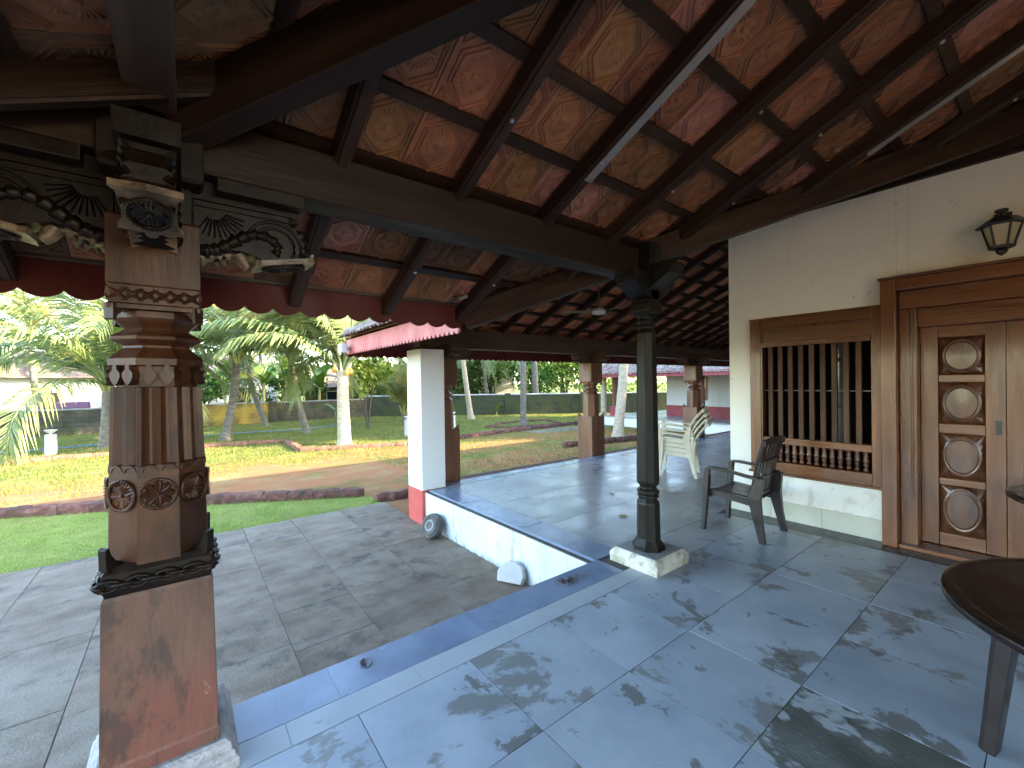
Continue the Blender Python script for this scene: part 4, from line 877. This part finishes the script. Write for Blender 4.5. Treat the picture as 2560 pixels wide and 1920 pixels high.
leaf_piece(4.62, 3.75, .001, .09, 'small yellow fallen leaf lying farther back on the hall floor', 'frond_yellow')
leaf_piece(.78, 2.36, .002, .09, 'dark stain, shaped like a leaf piece, on the blue edging stone near the carved pillar', 'wet_stain')  # a dark stain on the stone, built with the leaf shape

# ================================================================== GARDEN
def stone_block(L_, w_, h_, seed):
    q = MB(); r_ = random.Random(seed); rings = []; n = 5
    for i in range(n+1):
        x = L_*i/n; j = lambda: r_.uniform(-.012, .012); e = .015 if i in (0, n) else 0
        rings.append([(x+j(), -w_/2+e+j(), 0), (x+j(), -w_/2+e+j(), h_*.6+j()), (x+j(), -w_/2+.03+j(), h_-e+j()), (x+j(), w_/2-.03+j(), h_-e+j()), (x+j(), w_/2-e+j(), h_*.6+j()), (x+j(), w_/2-e+j(), 0)])
    return q.loft(rings)
def kerb(label, pts, m, w_=.2, h_=.2, z=-.58, step=.42, name='stone_kerb'):
    K = thing(name, label, 'kerb', (*pts[0], z)); meshes = [stone_block(step-.012, w_, h_, s_).mesh('kerb_stone', m) for s_ in range(5)]
    for a, b in zip(pts, pts[1:]):
        a, b = Vector(a), Vector(b); d = b-a; n = max(1, round(d.length/step)); ang = math.atan2(d.y, d.x)
        for k in range(n):
            p = a+d*(k/n); M = T((p.x-pts[0][0], p.y-pts[0][1], random.uniform(-.012, .012))) @ RZ(ang+random.uniform(-.02, .02)) @ Matrix.Diagonal((d.length/n/step, 1, 1, 1))
            put('kerb_stone', random.choice(meshes), K, M)
    return K
kerb('low dark laterite kerb running diagonally between green turf and dirt lane', KERB, 'laterite', .24, .20)
kerb('short dark laterite kerb meeting the red base of the white pillar', [(2.7, 7.5), (4.2, 7.35)], 'laterite', .2, .16)
kerb('sunlit orange laterite edging of the palm bed across the lane', [(-8, 17.9), (.7, 18.05), (3.0, 17.5), (2.92, 14.72), (6.0, 13.6), (7.8, 13.75)], 'laterite_orange', .22, .17, -.6)
kerb('grey brown laterite edging along the lawn behind the hall pillars', [(7.85, 13.78), (11.6, 14.22), (15.7, 14.45)], 'laterite', .22, .20, -.6)
kerb('raised stone edging around the single thin palm in the right lawn', [(11.2, 16.4), (12.8, 17.5), (15.8, 17.2), (14.8, 15.2), (11.8, 15.4), (11.2, 16.4)], 'laterite', .2, .12, -.6)
kerb('mossy kerb at the foot of the leaning grey palm', [(9.6, 9.7), (12.2, 9.2), (14.2, 8.6)], 'laterite', .22, .22, -.6)

def frond_mesh(name, L_, m, rise, droop, seed, leaf_len=.75, n=60, dry=False):
    r_ = random.Random(seed); q = MB(); pts = []; 
    x = z = 0.0; ang = rise; st = L_/14
    for i in range(15):
        pts.append(Vector((x, .04*math.sin(i*.5+seed), z))); x += math.cos(ang)*st; z += math.sin(ang)*st; ang -= droop/14*(.4+1.2*i/14)
    q.tube([tuple(p) for p in pts], [.028*(1-i/15)+.004 for i in range(15)], 5)
    lv = []; lf = []
    for k in range(n):
        f = .16+.84*k/(n-1); g = f*14; i = min(13, int(g)); p = pts[i].lerp(pts[i+1], g-i); t = (pts[i+1]-pts[i]).normalized()
        up_ = Vector((-t.z, 0, t.x)); ll = leaf_len*(math.sin(math.pi*(.12+.80*f))**.6)*r_.uniform(.85, 1.1)
        for sy in (-1, 1):
            a = R(62-30*f+r_.uniform(-6, 6)); d = t*math.cos(a)+Vector((0, sy*math.sin(a), 0))+up_*.22*r_.uniform(.4, 1.2); d.normalize()
            w_ = .024*r_.uniform(.8, 1.2); wv = t*w_; dr = Vector((0, 0, -1))
            m1 = p+d*ll*.5+dr*ll*.08*r_.uniform(.5, 1.5); m2 = p+d*ll*.93+dr*ll*(.42+.2*r_.random())
            o_ = len(lv); lv += [p-wv*.6, p+wv*.6, m1-wv, m1+wv, m2]; lf += [(o_, o_+1, o_+3, o_+2), (o_+2, o_+3, o_+4)]
    q.add(lv, lf); return q.mesh(name, m)
FR = {}
for key, m, n in (('g', 'frond', 5), ('y', 'frond_yellow', 3), ('d', 'frond_dry', 2)):
    FR[key] = [frond_mesh('frond', 3.0, m, R(58-8*i) if key != 'd' else R(-10), R(95+14*i) if key != 'd' else R(60), i+3, .72) for i in range(n)]
def trunk_mesh(path, r0, r1, m, flare=1.5):
    q = MB(); P = [Vector(p) for p in path]; n = 26; rings = []; M_ = len(P)-1
    for i in range(n+1):
        f = i/n*M_; k = min(M_-1, int(f)); t = f-k
        a, b, c, d = P[max(0, k-1)], P[k], P[k+1], P[min(M_, k+2)]
        p = .5*((2*b)+(c-a)*t+(2*a-5*b+4*c-d)*t*t+(3*b-a-3*c+d)*t**3)
        r_ = (r0+(r1-r0)*i/n)*(1+(flare-1)*max(0, 1-i/n*7)**2)*(1+.05*(i % 2)+.03*mnoise.noise(Vector((i*.7, 1, 2))))
        rings.append([(p.x+r_*math.cos(2*math.pi*j/10), p.y+r_*math.sin(2*math.pi*j/10), p.z) for j in range(10)])
    return q.loft(rings, True, True)
def palm(label, x, y, h_, lean, n, L_, r0=.13, r1=.09, m='trunk', mix=('g',), seed=0, dry=2, nuts=0, az=None, elev=(-.35, .5), z=GZ0, group='coconut palms of the garden'):
    r_ = random.Random(seed); t = thing('coconut_palm', label, 'palm', (x, y, z), group=group)
    lx, ly = lean; path = [(0, 0, -.05), (lx*.45, ly*.45, h_*.3), (lx*.85, ly*.85, h_*.65), (lx, ly, h_)]
    trunk_mesh(path, r0, r1, m).build('trunk', m, t)
    for k in range(n):
        a = 2*math.pi*k/n*1.0+r_.uniform(-.3, .3) if az is None else az[k % len(az)]+r_.uniform(-.15, .15)
        e = elev[1]-(elev[1]-elev[0])*((k*7) % n)/n+r_.uniform(-.12, .12); s_ = L_/3*r_.uniform(.85, 1.12)
        key = r_.choice(mix); me = r_.choice(FR[key])
        put('frond', me, t, T((lx, ly, h_)) @ RZ(a) @ Matrix.Rotation(-e, 4, 'Y') @ Matrix.Rotation(r_.uniform(-.3, .3), 4, 'X') @ Matrix.Scale(s_, 4))
    for k in range(dry):
        put('dry_frond', FR['d'][k % 2], t, T((lx, ly, h_-.1)) @ RZ(r_.uniform(0, 6.28)) @ Matrix.Rotation(R(55), 4, 'Y') @ Matrix.Scale(L_/3*.55, 4))
    for k in range(nuts):
        a = r_.uniform(0, 6.28); put('coconut', nut, t, T((lx+.27*math.cos(a), ly+.27*math.sin(a), h_+.05-.16*r_.random())))
    for k in range(6):      # leaf bases clasping the trunk top
        a = k*1.05; MB().tube([(lx+.05*math.cos(a), ly+.05*math.sin(a), h_-.38), (lx+.13*math.cos(a), ly+.13*math.sin(a), h_-.1), (lx+.30*math.cos(a), ly+.30*math.sin(a), h_+.25)], [.05, .06, .02], 6).build('leaf_base', 'rachis' if m != 'trunk_pale' else 'trunk_pale', t)
    return t
nut = MB().ball((0, 0, 0), .085, .085, .115, 10, 7).mesh('coconut', 'coconut')
palm('thick pale trunked young coconut palm with yellow coconuts in the edged bed', 4.45, 15.35, 2.6, (-.02, .05), 24, 4.4, .235, .18, 'trunk_pale', ('g', 'g', 'y'), 4, 0, 9, az=[R(142), R(112), R(165), R(188), R(80), R(40), R(5), R(-20)], elev=(-.25, 1.0))
palm('dark curved coconut palm leaning right beside the carved pillar', 1.25, 19.8, 3.3, (.42, -.1), 20, 4.8, .17, .11, 'trunk', ('g', 'g', 'g', 'y'), 5, 0, elev=(-.45, .8))
palm('slim coconut palm close to the boundary wall', 3.45, 25.6, 3.4, (-.75, .1), 16, 4.2, .15, .11, 'trunk', ('g',), 7, 0, elev=(-.3, .7))
palm('slender coconut palm leaning left just left of the pale trunked palm', 4.3, 20.3, 3.35, (-.55, .1), 19, 4.4, .16, .11, 'trunk', ('g', 'y', 'g'), 9, 0, elev=(-.45, .8))
palm('short spreading coconut palm at the far left behind the carved pillar', -2.2, 20.5, 2.2, (.1, 0), 24, 5.0, .17, .13, 'trunk', ('g',), 11, 0, elev=(-.2, 1.0))
palm('pale lit palm trunk left of centre in the right lawn', 13.2, 20.9, 6.4, (-.55, .2), 12, 3.6, .17, .10, 'trunk_pale', ('g',), 13, 0)
palm('thin grey palm trunk rising from the ringed bed', 13.25, 16.2, 6.6, (.05, 0), 12, 3.4, .15, .11, 'trunk', ('g',), 15, 0)
palm('thick dark palm trunk right of the ringed bed', 19.2, 22.0, 7.2, (-.25, 0), 12, 3.6, .24, .15, 'trunk', ('g',), 17, 0)
palm('distant dark palm trunk with drooping fronds by the white building', 17.8, 25.7, 4.2, (-.3, .2), 16, 4.4, .15, .11, 'trunk', ('g',), 19, 0, elev=(-.7, .5))
palm('pale grey leaning palm beside the brown pillar of the opposite house', 12.75, 10.05, 6.8, (.75, .0), 12, 3.6, .19, .14, 'trunk_pale', ('g',), 21, 0)
palm('slim palm half hidden behind the hall pillar', 16.2, 13.6, 6.5, (.3, .2), 10, 3.4, .15, .11, 'trunk_pale', ('g',), 23, 0)
palm('low trunkless young palm with many thin leaves near the boundary wall', 9.3, 21.4, .75, (0, 0), 20, 3.2, .14, .13, 'trunk', ('g', 'y'), 25, 0, elev=(.1, 1.1))

def leaf_cloud(blobs, n, size, seed):
    r_ = np.random.default_rng(seed); V = []; Fq = []
    for (cx, cy, cz, rx, ry, rz), cnt in zip(blobs, [max(30, int(n*b[3]*b[4]/sum(bb[3]*bb[4] for bb in blobs))) for b in blobs]):
        d = r_.normal(size=(cnt, 3)); d /= np.linalg.norm(d, axis=1)[:, None]; rad = r_.uniform(.45, 1.05, cnt)**.6
        p = d*rad[:, None]*np.array([rx, ry, rz])+np.array([cx, cy, cz]); s_ = size*r_.uniform(.6, 1.3, cnt)
        a = r_.normal(size=(cnt, 3)); a[:, 2] -= .25; a /= np.linalg.norm(a, axis=1)[:, None]; b = np.cross(a, r_.normal(size=(cnt, 3))); b /= np.linalg.norm(b, axis=1)[:, None]
        c = np.cross(a, b)
        q = np.stack([p, p+a*s_[:, None]*.5+b*s_[:, None]*.27+c*s_[:, None]*.06, p+a*s_[:, None], p+a*s_[:, None]*.5-b*s_[:, None]*.27+c*s_[:, None]*.06], 1)
        V.append(q.reshape(-1, 3))
    V = np.concatenate(V); N_ = len(V)//4
    return [tuple(v) for v in V], [(4*i, 4*i+1, 4*i+2, 4*i+3) for i in range(N_)]
def tree(name, label, cat, x, y, h_, blobs, n, size, m, seed, trunk_r=.08, group=None, z=GZ0, stems=None):
    t = thing(name, label, cat, (x, y, z), group=group)
    q = MB()
    for (cx, cy, cz, rx, ry, rz) in blobs: q.tube([(0, 0, -.05), (cx*.25, cy*.25, cz*.45), (cx*.8, cy*.8, cz*.9)], [trunk_r, trunk_r*.8, trunk_r*.35], 7)
    q.build('trunk', 'bark', t); vs, fs = leaf_cloud(blobs, n, size, seed); MB().add(vs, fs).build('crown', m, t); return t
tree('young_tree', 'slender young tree with thin forked stem on the lawn', 'tree', 6.95, 20.2, 3, [(-.3, .1, 2.6, .8, .8, .7), (.5, -.1, 2.9, .7, .7, .6), (.1, .2, 3.6, .6, .6, .6), (-.6, -.2, 1.9, .5, .5, .3)], 1100, .30, 'broadleaf_bright', 31, .05)
# bananas
def banana_leaf_mesh(seed, m='banana_leaf'):
    r_ = random.Random(seed); q = MB(); rows = []; n = 12; x = z = 0; ang = R(75)
    for i in range(n+1):
        f = i/n; w_ = .26*(math.sin(math.pi*min(1, .06+.92*f))**.55); dz = .10*w_*4
        rows.append([(x, -w_*r_.uniform(.85, 1.05), z+dz*.4), (x, -w_*.5, z+dz*.35), (x, 0, z), (x, w_*.5, z+dz*.35), (x, w_*r_.uniform(.85, 1.05), z+dz*.4)])
        x += math.cos(ang)*.16; z += math.sin(ang)*.16; ang -= R(4+9*f)*1.3
    q.loft(rows, False, True, False); return q.mesh('leaf', m)
BL = [banana_leaf_mesh(i) for i in range(4)]
def banana(label, x, y, h_, n, s_, seed, z=GZ0):
    r_ = random.Random(seed); t = thing('banana_plant', label, 'banana plant', (x, y, z), group='banana plants')
    MB().tube([(0, 0, -.05), (.02, 0, h_*.5), (.05, .02, h_)], [.09*s_, .075*s_, .05*s_], 8).build('stem', 'rachis', t)
    for k in range(n): put('leaf', r_.choice(BL), t, T((.04, 0, h_-.15*r_.random())) @ RZ(k*2.4+r_.uniform(-.3, .3)) @ Matrix.Rotation(-R(r_.uniform(-35, 12)), 4, 'Y') @ Matrix.Scale(s_*r_.uniform(.8, 1.15), 4))
    return t
banana('small banana sapling on the lawn left of the pale palm', 6.6, 24.4, .7, 4, .75, 1)
banana('young banana plant in front of the mossy right wall', 19.3, 17.5, 1.5, 6, .95, 2)
banana('tiny banana shoot before the right wall', 15.8, 22.0, .35, 3, .55, 3)

# boundary wall
def wall_run(label, a, b, z1, posts, m='boundary_wall'):
    a, b = Vector((*a, 0)), Vector((*b, 0)); d = b-a; L_ = d.length; M = frame((a.x, a.y, 0), d.normalized(), Vector((-d.y, d.x, 0)).normalized(), (0, 0, 1))
    t = thing('boundary_wall', label, 'wall', (a.x, a.y, 0)); t.matrix_local = M
    n = int(L_/.5); rings = []
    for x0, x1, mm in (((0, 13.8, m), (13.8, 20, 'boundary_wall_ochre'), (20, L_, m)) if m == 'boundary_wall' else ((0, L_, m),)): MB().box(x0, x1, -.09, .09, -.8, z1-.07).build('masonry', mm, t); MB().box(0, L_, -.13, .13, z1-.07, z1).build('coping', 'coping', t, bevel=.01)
    for p in posts: MB().box(p-.2, p+.2, -.16, .16, -.8, z1+.03).build('pier', m, t, bevel=.01)
    return t
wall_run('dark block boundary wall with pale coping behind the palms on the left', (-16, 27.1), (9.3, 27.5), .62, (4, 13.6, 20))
wall_run('mossy boundary wall with white coping at the back of the right lawn', (9.35, 27.5), (26, 15.6), .80, (4, 9.2, 14.2, 18), 'boundary_wall_mossy')

# bollard lights
def bollard(label, x, y, h_=.62):
    t = thing('garden_light', label, 'light', (x, y, GZ0), group='low garden lights')
    MB().ngon_stack([(-.03, .14), (h_, .135), (h_+.02, .12)], 10).build('post', 'pale_stone', t, bevel=.006)
    MB().ngon_stack([(h_+.02, .03), (h_+.06, .03), (h_+.07, .07), (h_+.15, .15), (h_+.165, .15)], 12).build('lamp', 'fan_white', t)
bollard('low garden light on a stone post at the far left lawn', -3.35, 19.7); bollard('low garden light on a stone post beside the right laterite edging', 9.2, 16.1, .68); bollard('low garden light half hidden by the white pillar', 7.2, 16.2)

# ------------------------------------------------------------------ beyond the wall
def far_house(label, x, y, w_, d_, h_, rz, roof_m, wins, wall_m='house_white', rh=1.6, z=-.7):
    t = thing('distant_house', label, 'house', (x, y, z), rz)
    MB().box(-w_/2, w_/2, -d_/2, d_/2, 0, h_).build('wall', wall_m, t)
    if rh > .3:
        r_ = MB(); e = .6; r_.add([(-w_/2-e, -d_/2-e, h_-.15), (w_/2+e, -d_/2-e, h_-.15), (w_/2+e, d_/2+e, h_-.15), (-w_/2-e, d_/2+e, h_-.15), (-w_/2+d_*.35, 0, h_+rh), (w_/2-d_*.35, 0, h_+rh)], [(0, 1, 5, 4), (1, 2, 5), (2, 3, 4, 5), (3, 0, 4), (0, 3, 2, 1)])
        rf = r_.build('roof', roof_m, t)
    else: MB().box(-w_/2-.3, w_/2+.3, -d_/2-.3, d_/2+.3, h_, h_+.2).build('roof', roof_m, t)
    for (wx, wz, ww, wh) in wins:
        f = MB().box(wx-ww/2-.06, wx+ww/2+.06, -d_/2-.05, -d_/2+.02, wz-.06, wz+wh+.06).build('window', 'house_white', t); MB().box(wx-ww/2, wx+ww/2, -d_/2-.07, -d_/2-.045, wz, wz+wh).build('pane', 'dark_room', f)
    return t
far_house('white walled house beyond the wall at the far left', -7.5, 39, 12, 6, 3.0, R(4), 'roof_tile', [(-3, .9, 1.1, 1.1), (1, .9, 1.1, 1.1), (4, .9, 1.1, 1.1)])
far_house('tile roofed low house beyond the wall behind the pale palm', 12.0, 36.5, 8, 6, 2.2, R(-18), 'roof_tile', [(-2, .8, .9, .9), (1.5, .8, .9, .9)], 'laterite_orange', 2.0)
far_house('white flat roofed building beyond the right wall', 22.0, 36.0, 9, 6, 4.6, R(-28), 'house_white', [(-2.5, 1.0, 1.2, 1.2), (.5, 1.0, 1.2, 1.2), (-2.5, 3.0, 1.2, 1.0)], rh=0)
far_house('pale house glimpsed between the palms beyond the wall', 2.0, 44, 9, 6, 3.4, R(-4), 'roof_tile', [(-2, .9, 1.2, 1.2), (2, .9, 1.2, 1.2)])
o = MB().box(-.6, .6, -.3, .3, 0, 1.15).build('shed', 'purple_paint', None, T((-4.4, 30.5, -.3)), bevel=.04); tag(o, 'small purple painted shed top showing over the left wall', 'shed')
o = MB().prism([(-.9, 0), (.9, 0), (.8, .28), (0, .42), (-.8, .28)], -.5, .5, 'y').build('tarpaulin', 'blue_sheet', None, T((-.9, 29.6, .55)), bevel=.03); tag(o, 'blue sheet lying over a heap just behind the left wall', 'tarpaulin')
bl = ['leftmost', 'second from left', 'third from left', 'fourth from left', 'fifth from left', 'sixth from left', 'seventh from left', 'eighth from left', 'ninth from left', 'tenth from left']
BAN = [(4.0, 30.8, 2.3), (5.4, 31.6, 2.8), (7.2, 30.4, 2.0), (8.6, 31.0, 2.9), (9.8, 29.8, 2.4), (2.4, 32.2, 2.6), (18.9, 26.4, 2.6), (21.0, 25.2, 2.4), (24.4, 22.8, 2.8)]
BAN.sort(key=lambda p: math.atan2(p[0], p[1]))
for i, (x, y, h_) in enumerate(BAN): banana(f'tall banana plant growing beyond the wall, {bl[i]}', x, y, h_, 8, 1.25, 40+i)
BUSH = [(-12, 33, 1.6, 'broadleaf'), (-9, 31, 1.2, 'broadleaf_bright'), (-1.4, 31.5, 1.3, 'broadleaf'), (1.0, 34, 2.0, 'broadleaf'), (6.2, 35, 2.2, 'broadleaf'), (11.2, 31.5, 1.9, 'broadleaf'), (14.0, 31.0, 2.3, 'broadleaf_bright'), (17.0, 29.0, 2.6, 'broadleaf'), (20.0, 28.5, 3.2, 'broadleaf_bright'), (22.5, 26, 3.0, 'broadleaf'), (25, 25, 3.6, 'broadleaf_bright'), (27, 21.5, 3.0, 'broadleaf_bright'), (29.5, 20.5, 3.4, 'broadleaf_bright'), (19.0, 33, 4.0, 'broadleaf'), (24.5, 29, 4.4, 'broadleaf'), (29, 26, 4.6, 'broadleaf')]
BUSH.sort(key=lambda p: math.atan2(p[0], p[1]))
where = ['at the far left edge', 'left of the purple shed', 'left of the carved pillar', 'right of the carved pillar', 'behind the curved palm', 'between the two slim palms', 'behind the pale trunked palm', 'behind the low young palm', 'beside the white flat roofed building', 'in front of the white flat roofed building', 'right of the white flat roofed building', 'behind the thin grey palm', 'behind the thick dark palm', 'right of the thick dark palm', 'behind the hall pillar', 'beside the opposite house']
for i, (x, y, s_, m) in enumerate(BUSH):
    r_ = random.Random(100+i); bb = [(r_.uniform(-1, 1)*s_*.7, r_.uniform(-.6, .6)*s_, s_*r_.uniform(.5, 1.3)+.3, s_*r_.uniform(.4, .7), s_*r_.uniform(.4, .7), s_*r_.uniform(.35, .6)) for _ in range(7)]
    tree('bush', ('dark green' if m == 'broadleaf' else 'bright green')+f' shrub beyond the wall, {where[i]}', 'shrub', x, y, s_, bb, 2600, .30, m, 200+i, .07, 'shrubs beyond the boundary wall')
for i, (x, y, h_, ln) in enumerate([(-9.5, 34, 4.6, .4), (-6.0, 33, 5.2, -.3), (-2.6, 35, 5.8, .5), (.6, 33.5, 6.4, .2), (5.2, 38, 6.8, -.5), (10.5, 34, 6.0, .3), (15.5, 33, 7.0, .4), (21.5, 30.5, 6.0, -.4), (26.5, 27, 6.8, .3)]):
    palm(f'tall background palm beyond the boundary wall, {bl[i]}', x, y, h_, (ln, .1), 16, 4.0, .16, .11, 'trunk', ('g', 'g', 'y'), 60+i, 0, elev=(-.6, .7), group='palms beyond the boundary wall')

# ------------------------------------------------------------------ opposite house
H2 = thing('opposite_house', 'white house with maroon dado, tiled roof and brown pillars across the lawn', 'house', (16, 8, -.56))
MB().box(0, 8, -9, 5.4, 0, .42).build('plinth', 'white_paint', H2, bevel=.01)
MB().box(.02, 8, -8.98, 5.38, .421, .44).build('floor', 'maroon_paint', H2) if False else MB().box(-.06, 8, -9.06, 5.46, .421, .46).build('floor', 'floor_hall', H2)
MB().box(2.0, 2.2, -9, 1.35, .46, 3.1).box(2.0, 2.2, 2.05, 3.3, .46, 3.1).box(2.0, 2.2, 1.35, 2.05, .46, 1.25).box(2.0, 2.2, 1.35, 2.05, 2.2, 3.1).box(2.2, 8, 3.1, 3.3, .46, 3.1).build('wall', 'house_white', H2)
MB().box(1.985, 2.0, -9, 3.31, .46, .95).build('dado', 'maroon_paint', H2)
wf = MB().box(1.96, 2.1, 1.33, 1.41, 1.22, 2.24).box(1.96, 2.1, 1.99, 2.07, 1.22, 2.24).box(1.965, 2.1, 1.41, 1.99, 2.14, 2.24).box(1.965, 2.1, 1.41, 1.99, 1.22, 1.34).box(1.965, 2.1, 1.41, 1.99, 1.66, 1.72).build('window', 'teak', H2)
for k in range(5): MB().ngon_stack([(1.34, .02), (1.42, .045), (1.5, .03), (1.58, .045), (1.66, .02)], 8, smooth=True).build('baluster', 'coping', wf, T((2.03, 1.47+.115*k, 0)))
for y in (-3.6, .75, 5.0):
    p = MB().ngon_stack([(.9, .14), (2.5, .14)], 8, .35, y).build('pillar', 'far_pillar_wood', H2); MB().ngon_stack([(.46, .19), (.9, .19)], 4, .35, y, math.pi/4).build('pillar_base', 'maroon_paint', H2); MB().ngon_stack([(2.3, .18), (2.5, .18)], 4, .35, y, math.pi/4).build('pillar_head', 'far_pillar_wood', p)
MB().box(.22, .48, -9, 5.4, 2.5, 2.72).build('beam', 'beam_wood', H2)
rf = MB().add([(-.5, -9.6, 2.42), (-.5, 6.0, 2.42), (4.2, 3.0, 4.7), (4.2, -9.6, 4.7), (8.5, 6.0, 2.42), (8.5, -9.6, 2.42)], [(0, 3, 2, 1), (1, 2, 4), (2, 3, 5, 4)]).build('roof', 'roof_tile', H2)
m_ = MB(); L_ = 15.6; n = 104
vsb = []; 
for i in range(n*6+1):
    f = (i % 6)/6; vsb.append((i*L_/(n*6), .04*(1-math.sin(math.pi*f)**.7) if f else .04))
m_.prism([(-9.6+a, 2.26+b) for a, b in vsb]+[(6.0, 2.48), (-9.6, 2.48)], -.54, -.52, 'x').build('fascia_board', 'maroon_paint', rf)
for r in range(9):
    for c in range(52):
        y = -9.3+.295*c
        if r < 6 and y > -3: put('roof_tile', rtile, rf, frame((-.6+r*.36*.9, y, 2.40+r*.36*.436), (.9, 0, .436), (0, 1, 0), (-.436, 0, .9)) @ Matrix.Diagonal((1.05, 1.1, 1, 1)) @ Matrix.Rotation(R(3.5), 4, 'Y'))
# trees beyond the opposite house that shade the lawn
for i, (x, y, h_) in enumerate([(27.5, 2.2, 12.0), (31.0, 5.6, 14.0), (26.5, 8.6, 11.0), (33.0, 11.0, 13.5)]):
    r_ = random.Random(300+i); bb = [(r_.uniform(-2.4, 2.4), r_.uniform(-2.0, 2.0), h_*r_.uniform(.55, 1.0), r_.uniform(1.3, 2.3), r_.uniform(1.3, 2.3), r_.uniform(1.0, 1.6)) for _ in range(12)]
    tree('shade_tree', 'tall leafy shade tree behind the opposite house, '+['nearest to the camera', 'second nearest', 'beside its left corner', 'farthest back'][i], 'tree', x, y, h_, bb, 6000, .55, 'broadleaf', 400+i, .2, 'shade trees behind the opposite house')
hs = MB().tube([(-7, 21.8, GZ0+.05), (-4.5, 20.9, GZ0+.05), (-1.5, 21.6, GZ0+.05), (1.5, 22.2, GZ0+.05), (4, 21.6, GZ0+.05), (6.5, 22.6, GZ0+.05)], .013, 6).build('garden_hose', 'blue_sheet'); tag(hs, 'thin pale blue garden hose lying across the left lawn', 'hose')
fl0 = thing('flood_light', 'small white flood light on the far corner of the red eave board', 'lamp', (1.92, 6.5, 2.08))
MB().box(-.09, .0, -.09, .09, -.06, .07).build('body', 'fan_white', fl0, bevel=.01); MB().box(.0, .08, -.02, .02, -.02, .02).build('bracket', 'fan_white', fl0)
print('objects', len(bpy.data.objects))
